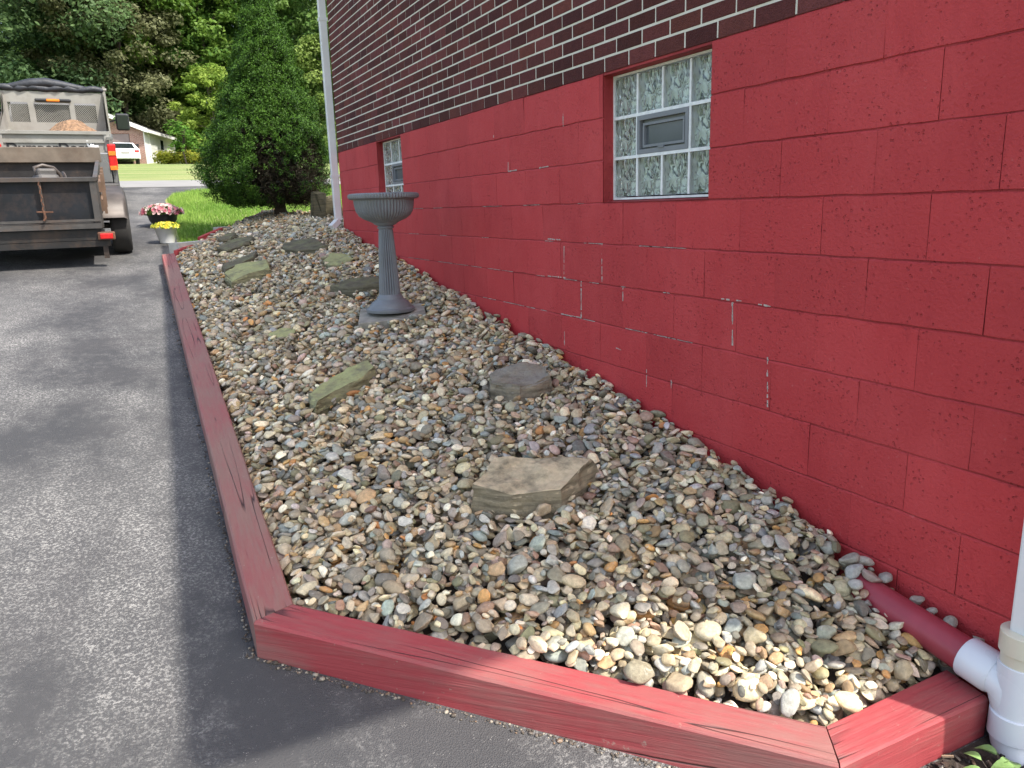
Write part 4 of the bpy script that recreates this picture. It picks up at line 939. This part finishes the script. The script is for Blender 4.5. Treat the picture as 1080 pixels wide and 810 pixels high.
def trailer():
    cx, yr, = -.93, 9.6; zg = gz(yr); slope = math.atan(.12)
    t = empty('utility_trailer', (cx, yr, zg + .004), 0, 'dirty black steel utility trailer with a closed rear gate, hitched to the pickup', 'trailer'); t.rotation_euler = (slope, 0, 0)
    W = .74; L = 3.1; zd = .43; zt = .96  # local heights
    m = MB(); m.b2((-W, .02, zd - .07), (W, L, zd - .012)); m.b2((-W - .02, 0, zd - .13), (W + .02, .06, zd - .02)); m.b2((-.04, L, zd - .1), (.04, L + 1.3, zd - .02)); m.bar((-W * .8, L, zd - .06), (0, L + 1.1, zd - .06), .06, .08); m.bar((W * .8, L, zd - .06), (0, L + 1.1, zd - .06), .06, .08); m.build('chassis', 'dark_steel', t)
    m = MB(); m.b2((-W, .05, zd - .012), (W, L, zd + .01)); m.build('floor', 'brownwood', t)
    # gate
    g = MB(); g.b2((-W, -.045, zd), (W, .0, zd + .06)); g.b2((-W - .01, -.05, zt - .04), (W + .01, .003, zt)); 
    for x in (-W + .03, -.22, W - .03): g.b2((x - .03, -.04, zd + .06), (x + .03, -.002, zt - .04))
    g.b2((.225 - .012, -.036, zd + .06), (.225 + .012, -.006, zt - .04)); g.b2((-W, -.055, zd + .075), (W, -.046, zd + .10))
    gate = g.build('gate', 'rail_steel', t)
    m = MB(); m.b2((-W + .02, .004, zd + .02), (W - .02, .016, zt - .03)); m.build('gate_panel', 'mesh_dark', gate)
    m = MB()
    for k in range(9): z = zd + .12 + k * .042; m.tube([(.225 + (.008 if k % 2 else -.008), -.055, z), (.225, -.055, z + .036)], .008, 6)
    m.bar((.16, -.06, zd + .19), (.31, -.06, zd + .185), .014); m.tube([(.225, -.06, zd + .2), (.235, -.075, zd + .13), (.215, -.075, zd + .1)], .012, 6); m.build('latch_chain', 'rust', gate)
    # rear beam
    m = MB(); m.b2((-W - .04, .0, zd - .20), (W + .06, .07, zd - .135)); m.b2((W - .02, .005, zd - .33), (W + .03, .05, zd - .20)); m.build('rear_beam', 'dark_steel', t)
    for s in (-1, 1):
        m = MB(); m.box((s * (W + .03), -.02, zd - .085), (.17, .06, .085), None, .012); b = m.build('lamp_housing', 'rust', t)
        m = MB(); m.box((s * (W + .03), -.056, zd - .085), (.125, .02, .06), None, .01); m.build('tail_light', 'redlens', b)
        m = MB(); m.b2((s * W - .02, .05, zd + .30), (s * W + .02, L, zd + .35)); m.b2((s * W - .022, .02, zt - .035), (s * W + .022, L, zt))
        for k in range(5): y = .05 + (L - .1) * k / 4; m.b2((s * W - .02, y - .02, zd), (s * W + .02, y + .02, zt - .035))
        m.build('side_rail', 'rail_steel', t)
        m = MB(); m.b2((s * (W - .012) - .008, .06, zd + .01), (s * (W - .012) + .008, L, zd + .29)); m.build('side_panel', 'dark_steel', t)
        m = MB()
        for (z0, z1) in ((zd + .16, zd + .27), (zd + .36, zd + .46)): m.b2((s * (W + .032) - .014, .12, z0), (s * (W + .032) + .014, 1.25, z1))
        for y in (.14, .7, 1.2): m.b2((s * (W + .06) - .014, y, zd + .13), (s * (W + .06) + .014, y + .07, zt + .02))
        m.build('stake_side', 'brownwood', t)
        # fender: rounded tandem
        m = MB(); n = 22; pr = []
        yc1, yc2, Rf = 1.0, 1.72, .385; zc = .33
        for k in range(n // 2 + 1): a = PI * .86 - (PI * .36) * k / (n // 2); pr.append((yc1 + Rf * math.cos(a), zc + Rf * math.sin(a)))
        for k in range(n // 2 + 1): a = PI / 2 - (PI / 2) * k / (n // 2); pr.append((yc2 + Rf * math.cos(a), zc + Rf * math.sin(a)))
        pr = [(pr[0][0] - .05, pr[0][1] - .035)] + pr + [(pr[-1][0], zc - .05)]
        x0, x1 = s * (W + .005), s * (W + .265); vs = []; fs = []
        for (y, z) in pr: vs += [(x0, y, z), (x0 + (x1 - x0) * .85, y, z), (x1, y + (.012 if y < 1.4 else -.012), z - .02), (x1, y + (.02 if y < 1.4 else -.02), z - .045)]
        for k in range(len(pr) - 1):
            for j in range(3): fs.append((4 * k + j, 4 * k + j + 1, 4 * k + 5 + j, 4 * k + 4 + j))
        m.add(vs, fs, True); m.build('fender', 'fender', t)
        for yy in (yc1, yc2): 
            wl = wheel(t, s * (W + .175), yy, .335, .335, .21)
            if s < 0: wl.rotation_euler = (0, 0, PI)
    m = MB()
    for yy in (1.0, 1.72): m.tube([(-W - .1, yy, .325), (W + .1, yy, .325)], .035, 10)
    m.build('axle', 'dark_steel', t)
    m = MB(); m.b2((-W, L - .03, zd), (W, L, zt + .12)); m.build('front_wall', 'dark_steel', t)
    m = MB(); m.box((0, L - .06, zt + .07), (2 * W + .10, .045, .20), None, .006); m.build('front_board', 'oldwood', t)
    return t
tr = trailer()
# cut-off saw on the trailer floor
ts = empty('power_saw', (-.78, 11.6, gz(11.6) + .50), .3, 'grey and orange power tool standing in the trailer behind the gate', 'power tool'); ts.scale = (1.0, 1.0, 1.0); ts.location.z += .07
m = MB(); m.box((0, 0, .16), (.26, .34, .24), None, .05); m.box((0, 0, .30), (.22, .2, .10), None, .03); m.build('motor', 'rail_steel', ts)
m = MB(); m.box((0, -.175, .17), (.16, .03, .07), None, .012); m.build('grille', 'orange', ts)
m = MB(); m.tube([(-.1, 0, .30), (-.11, 0, .36), (-.02, 0, .39), (.10, 0, .36), (.17, .02, .28), (.21, .02, .10)], .024, 10); m.build('handle', 'fender', ts)
m = MB(); m.lathe([(0, -.006), (.15, -.006), (.152, 0), (.15, .006), (0, .006)], c=(.22, .08, .17), n=36, axis='X'); m.build('blade', 'rail_steel', ts)

# ------------------------------------------------------------------ pickup
def pickup():
    cx, yr = -.76, 14.35; slope = math.atan(.12)
    t = empty('pickup_truck', (cx, yr, gz(yr) + .004), 0, 'silver pickup truck with a cream dump insert in its bed, parked uphill', 'pickup truck'); t.rotation_euler = (slope, 0, 0); t.scale = (.93, .93, .93)
    W = .86; LB = 2.0
    for s in (-1, 1):
        m = MB(); # bed side with arch
        prof = [(0, .55), (.35, .45), (.42, .75), (.62, .92), (.98, .92), (1.18, .75), (1.25, .45), (LB, .45), (LB, 1.28), (0, 1.25)]
        n = len(prof); xa, xb_ = s * (W - .06), s * W
        vs = [(xa, y, z) for y, z in prof] + [(xb_, y, z) for y, z in prof]; fs = [tuple(range(n))[::s], tuple(range(n, 2 * n))[::-s]] + [(k, (k + 1) % n, n + (k + 1) % n, n + k) for k in range(n)]
        m.add(vs, fs); m.b2((s * (W - .09), 0, 1.255), (s * (W + .012), LB, 1.30)); m.build('bed_side', 'silver', t)
        m = MB(); m.box((s * (W - .035), -.03, .98), (.13, .07, .42), None, .02); lamp = m.build('tail_lamp', 'redlens', t)
        for zi in (.80, 1.04): m = MB(); m.box((s * (W - .035), -.068, zi), (.11, .012, .07), None, .004); m.build('indicator', 'orangelens', lamp)
        for yy in (.8, 4.1):
            wl = wheel(t, s * (W - .10), yy, .38, .38, .24)
            if s < 0: wl.rotation_euler = (0, 0, PI)
        m = MB(); m.box((s * (W + .24), 3.05, 1.50), (.25, .09, .33), None, .045); m.bar((s * W, 3.1, 1.5), (s * (W + .2), 3.07, 1.56), .03); mr = m.build('mirror', 'black_plastic', t)
        m = MB(); m.box((s * (W + .24), 3.002, 1.50), (.20, .006, .27), None, .002); m.build('mirror_glass', 'redlens' if False else 'glass_dark', mr)
    m = MB(); m.box((0, -.02, .80), (1.56, .06, .50), None, .02); tg = m.build('tailgate', 'silver', t)
    m = MB(); m.box((0, -.12, .47), (1.74, .14, .16), None, .03); m.build('bumper', 'rail_steel', t)
    m = MB(); m.b2((-W + .06, .02, .6), (W - .06, LB, .68)); m.b2((-.45, -.05, .38), (.45, 4.9, .5)); m.build('bed_floor', 'dark_steel', t)
    # cab and hood
    m = MB(); sec = [(2.05, .45), (5.3, .45), (5.35, .9), (5.2, 1.12), (4.0, 1.22), (3.35, 1.85), (2.35, 1.9), (2.05, 1.25)]; n = len(sec); vs = []; 
    for s in (-1, 1):
        for (y, z) in sec: vs.append((s * (W if z < 1.3 else W - .14), y, z))
    fs = [tuple(range(n)), tuple(range(2 * n - 1, n - 1, -1))] + [(k, n + k, n + (k + 1) % n, (k + 1) % n) for k in range(n)]; m.add(vs, fs); m.build('cab', 'silver', t)
    for s in (-1, 1):
        m = MB(); X = s * (W - .025); m.add([(s * (W + .002), 2.45, 1.27), (s * (W + .002), 3.75, 1.27), (s * (W - .135), 3.33, 1.80), (s * (W - .135), 2.5, 1.82)], [(0, 1, 2, 3)]); m.build('side_window', 'glass_dark', t)
    # dump insert
    d = MB(); wi = .78; zt = 1.36
    d.box((0, .10, 1.12), (2 * wi, .05, .50), None, .01); d.b2((-wi, .04, zt - .02), (wi, .135, zt + .03)); d.b2((-wi, .055, zt - .16), (wi, .072, zt - .13))
    for s in (-1, 1): d.b2((s * wi - .03, .13, .80), (s * wi + .03, 1.85, zt)); d.b2((s * wi - .045, .05, .8), (s * wi + .045, .16, zt + .03))
    ins = d.build('dump_insert', 'cream_steel', t)
    # headboard with three mesh windows: frame built from strips
    h = MB(); yb_ = 1.86; z0, z1 = 1.30, 2.02; T_ = .04; wins = [(-.745, -.43), (-.33, .225), (.31, .66)]; wz0, wz1 = 1.49, 1.83
    h.b2((-wi - .04, yb_, z0), (wi + .04, yb_ + T_, wz0)); h.b2((-wi - .04, yb_, wz1 + .001), (wi + .04, yb_ + T_, z1))
    xs_ = [-wi - .04] + [v for q in wins for v in q] + [wi + .04]
    for i in range(0, len(xs_), 2): h.b2((xs_[i], yb_ + .001, wz0), (xs_[i + 1], yb_ + T_ - .001, wz1))
    for s in (-1, 1): h.add([(s * (wi + .04), yb_, z1), (s * (wi + .04), yb_ - .35, z1 - .35), (s * (wi + .05), yb_ - 1.5, zt), (s * (wi + .05), yb_, zt)], [(0, 1, 2, 3)]); h.add([(s * (wi + .01), yb_, z1), (s * (wi + .01), yb_ - .35, z1 - .35), (s * (wi + .01), yb_ - 1.5, zt), (s * (wi + .01), yb_, zt)], [(3, 2, 1, 0)])
    hb = h.build('headboard', 'cream_steel', t)
    for (a, b) in wins:
        q = MB(); nx_ = int((b - a) / .034); nz_ = int((wz1 - wz0) / .034)
        for i in range(-nz_, nx_ + 1):
            for sg in (1, -1):
                xa = a + i * .034 if sg == 1 else a + (i + nz_) * .034; p0 = [xa, wz0]; p1 = [xa + sg * (wz1 - wz0), wz1]
                # clip to window
                def clip(p0, p1):
                    dx = p1[0] - p0[0]; dz = p1[1] - p0[1]; t0, t1 = 0, 1
                    for lim, sgn in ((a, 1), (b, -1)):
                        f0 = sgn * (p0[0] - lim); f1 = sgn * (p1[0] - lim)
                        if f0 < 0 and f1 < 0: return None
                        if f0 < 0: t0 = max(t0, f0 / (f0 - f1))
                        if f1 < 0: t1 = min(t1, f0 / (f0 - f1))
                    if t0 >= t1: return None
                    return (p0[0] + dx * t0, p0[1] + dz * t0), (p0[0] + dx * t1, p0[1] + dz * t1)
                c = clip(p0, p1)
                if c: q.bar((c[0][0], yb_ + .02, c[0][1]), (c[1][0], yb_ + .02, c[1][1]), .0085, .006)
        q.build('mesh_window', 'cream_steel', hb)
    # black screen behind the expanded metal is the dark cab rear window
    m = MB(); m.b2((-.72, 2.036, 1.36), (.72, 2.046, 1.80)); m.build('rear_window', 'glass_dark', t)
    # light bar
    m = MB(); m.box((-.02, yb_ - .03, 1.875), (.58, .05, .055), None, .02); lb = m.build('light_bar', 'black_plastic', hb)
    m = MB(); m.box((-.02, yb_ - .058, 1.875), (.21, .03, .045), None, .012); m.build('light_bar_lens', 'orangelens', hb)
    # rolled tarp
    m = MB(); pts = []; rd = []
    for k in range(26):
        x = -.95 + 1.78 * k / 25; pts.append((x, yb_ + .02 + .01 * math.sin(k * 1.7), 2.075 + .012 * math.sin(k * .9))); rd.append(.058 + .008 * math.sin(k * 2.3) + (-.02 if k == 25 else 0))
    m.tube(pts, rd, 14)
    pts = [(-.8, yb_ + .02, 2.08), (-.6, yb_ + .03, 2.10), (-.35, yb_ + .04, 2.15), (-.1, yb_ + .05, 2.17), (.15, yb_ + .04, 2.14), (.4, yb_ + .03, 2.10), (.6, yb_ + .02, 2.085)]; m.tube(pts, [.03, .06, .085, .09, .075, .06, .03], 12)
    tp = m.build('tarp', 'tarp', t)
    m = MB(); m.tube([(wi + .10, yb_, z1 + .06), (wi + .02, yb_, z1 + .06)], .03, 10); m.b2((wi + .03, yb_ - .02, 1.3), (wi + .075, yb_ + .02, z1 + .12)); m.build('tarp_bracket', 'cream_steel', t)
    # lettering on the insert's tailgate
    cu = bpy.data.curves.new('lettering', 'FONT'); cu.body = 'DumperDogg'; cu.size = .215; cu.extrude = .002; cu.offset = .006; cu.align_x = 'CENTER'; cu.space_character = 1.02
    tmp = bpy.data.objects.new('tmp', cu); C.objects.link(tmp); bpy.context.view_layer.update(); dg = bpy.context.evaluated_depsgraph_get(); me = bpy.data.meshes.new_from_object(tmp.evaluated_get(dg)); bpy.data.objects.remove(tmp)
    me.materials.clear(); me.materials.append(M['text']); o = bpy.data.objects.new('lettering', me); C.objects.link(o); o.parent = ins; o.rotation_euler = (PI / 2, 0, 0); o.location = (-.10, .068, 1.05)
    m = MB(); m.lathe([(0, 0), (.055, 0), (.05, .006), (0, .008)], c=(0, 0, 0), n=20); m.box((-.045, .05, .003), (.035, .06, .006)); m.box((.05, .045, .003), (.04, .045, .006)); m.box((.07, -.02, .003), (.09, .05, .006), None, .002)
    m.k = 1; m.box((-.02, .02, .010), (.022, .022, .003)); m.box((.06, .045, .009), (.022, .03, .003)); m.box((.03, .035, .0095), (.025, .012, .003)); e = m.build('dog_emblem', ['white', 'text'], ins); e.rotation_euler = (PI / 2, 0, 0); e.location = (.52, .071, 1.16)
    return t
pickup()
# dirt heap inside the insert
def dirt():
    n = 28; V = []; F = []
    for i in range(n):
        for j in range(n):
            x = -.74 + 1.48 * i / (n - 1); y = .14 + 1.66 * j / (n - 1); r2 = ((x - .26) / .48) ** 2 + ((y - .75) / .62) ** 2
            z = 1.16 + .40 * math.exp(-r2 * 1.1) + .03 * noise.noise((x * 9, y * 9, 1)) + .014 * noise.noise((x * 30, y * 30, 4)); V.append((x, y, z))
    for i in range(n - 1):
        for j in range(n - 1): F.append((i * n + j, (i + 1) * n + j, (i + 1) * n + j + 1, i * n + j + 1))
    o = mesh_np('dirt_pile', np.array(V), np.array(F), 'dirt', None, False); o.location = (-.76, 14.35, gz(14.35) + .004); o.rotation_euler = (math.atan(.12), 0, 0); o.scale = (.93, .93, .93); tag(o, 'heap of brown dirt filling the cream dump insert', 'dirt pile')
dirt()

# ------------------------------------------------------------------ far garage and car
def garage():
    P0 = Vector((2.12, 60)); u = Vector((2.1, 6.0)).normalized(); v = Vector((-u.y, u.x)); ang = math.atan2(-v.y, -v.x)
    g = empty('garage', (P0.x, P0.y, gz(60) - .05), ang, 'low brick garage with a white gable roof across the street', 'garage')
    # local: x to the right along the front (towards viewer's right), y = depth; origin = front right corner
    Wd = 8.0; D = 7.0; H = 2.25; rise = 1.7
    m = MB(); m.b2((-Wd, 0, 0), (-3.1, .15, H)); m.b2((-.95, 0, 0), (-.15, .15, H)); m.b2((-3.1, 0, 2.05), (-.95, .15, H)); m.b2((-.15, .002, 0), (0, .15, H)); m.build('brick_wall', 'farbrick', g)
    m = MB(); m.add([(-Wd, .01, H), (0, .01, H), (-Wd / 2, .01, H + rise), (-Wd, .14, H), (0, .14, H), (-Wd / 2, .14, H + rise)], [(0, 1, 2), (5, 4, 3)]); m.build('gable', 'farbrick', g)
    m = MB(); m.b2((-.15, .152, 0), (-.002, D, H)); m.b2((-Wd, .152, 0), (-Wd + .15, D, H)); m.b2((-Wd, D - .15, 0), (0, D - .001, H))
    for k in range(11): m.b2((-.01, .16, .1 + k * .21), (.008, D, .115 + k * .21))
    m.build('siding', 'siding', g)
    m = MB(); m.b2((-.03, -.02, 0), (.03, .12, H)); m.b2((.0, 1.0, .05), (.03, 1.12, H)); m.b2((-.02, .3, .02), (.012, .9, 2.0)); m.build('corner_trim', 'whitetrim', g)
    m = MB(); m.b2((-3.05, .05, 0), (-1.0, .09, 2.03)); 
    for k in range(1, 4): m.b2((-3.05, .044, k * .5), (-1.0, .05, k * .5 + .02))
    m.build('garage_door', 'garage_door', g)
    m = MB(); ov = .35
    for s in (-1, 1):
        a = Vector((-Wd / 2, 0, H + rise + .1)); xe = (-Wd / 2) + s * (Wd / 2 + ov); ze = H + .1 - ov * rise / (Wd / 2)
        m.add([(a.x, -ov, a.z), (xe, -ov, ze), (xe, D + ov, ze), (a.x, D + ov, a.z), (a.x, -ov, a.z + .07), (xe, -ov, ze + .07), (xe, D + ov, ze + .07), (a.x, D + ov, a.z + .07)], [(0, 1, 2, 3), (7, 6, 5, 4), (1, 5, 6, 2), (0, 4, 5, 1)] + [(3, 2, 6, 7)])
    m.build('roof', 'shingle', g)
    m = MB()
    for s in (-1, 1):
        a = Vector((-Wd / 2, -ov - .02, H + rise + .08)); xe = (-Wd / 2) + s * (Wd / 2 + ov); ze = H + .08 - ov * rise / (Wd / 2); m.bar(a, (xe, -ov - .02, ze), .05, .26); m.b2((xe - .03, -ov, ze - .12), (xe + .05, D + ov, ze + .07)); m.b2((min(xe, -Wd / 2 + s * Wd / 2), -ov, ze - .02), (max(xe, -Wd / 2 + s * Wd / 2), D + ov, ze))
    m.build('fascia', 'whitetrim', g)
    m = MB(); m.b2((.01, 3.2, 1.15), (.05, 4.0, 1.95)); wdw = m.build('window', 'whitetrim', g)
    m = MB(); m.b2((.052, 3.27, 1.22), (.056, 3.93, 1.88)); m.build('pane', 'glass_dark', wdw)
    m = MB(); m.b2((-.62, -.03, 1.1), (-.42, 0, 1.35)); m.build('wall_lamp', 'dark_steel', g)
garage()
def car():
    c = empty('parked_car', (.80, 57, gz(57)), .12, 'small white car parked in front of the garage door', 'car'); W = .86
    m = MB(); sec = [(0, .35), (4.3, .35), (4.35, .75), (3.3, .92), (2.6, 1.38), (1.15, 1.42), (.45, 1.02), (.0, .95)]; n = len(sec); vs = []
    for s in (-1, 1):
        for (y, z) in sec: vs.append((s * (W if z < 1.1 else W - .18), y, z))
    m.add(vs, [tuple(range(n)), tuple(range(2 * n - 1, n - 1, -1))] + [(k, n + k, n + (k + 1) % n, (k + 1) % n) for k in range(n)]); o = m.build('body', 'car_white', c)
    m = MB(); m.add([(-.66, .43, 1.03), (.66, .43, 1.03), (.58, 1.05, 1.38), (-.58, 1.05, 1.38)], [(0, 1, 2, 3)]); m.build('rear_window', 'glass_dark', c)
    for s in (-1, 1):
        m = MB(); m.box((s * .68, -.01, .82), (.26, .04, .13), None, .01); m.build('tail_light', 'redlens', c)
        for yy in (.8, 3.4): wheel(c, s * (W - .08), yy, .31, .31, .18)
    m = MB(); m.box((0, -.03, .46), (1.62, .1, .2), None, .03); m.build('bumper', 'car_white', c)
    m = MB(); m.box((0, -.02, .72), (.5, .02, .12)); m.build('number_plate', 'cream_steel', c)
car()
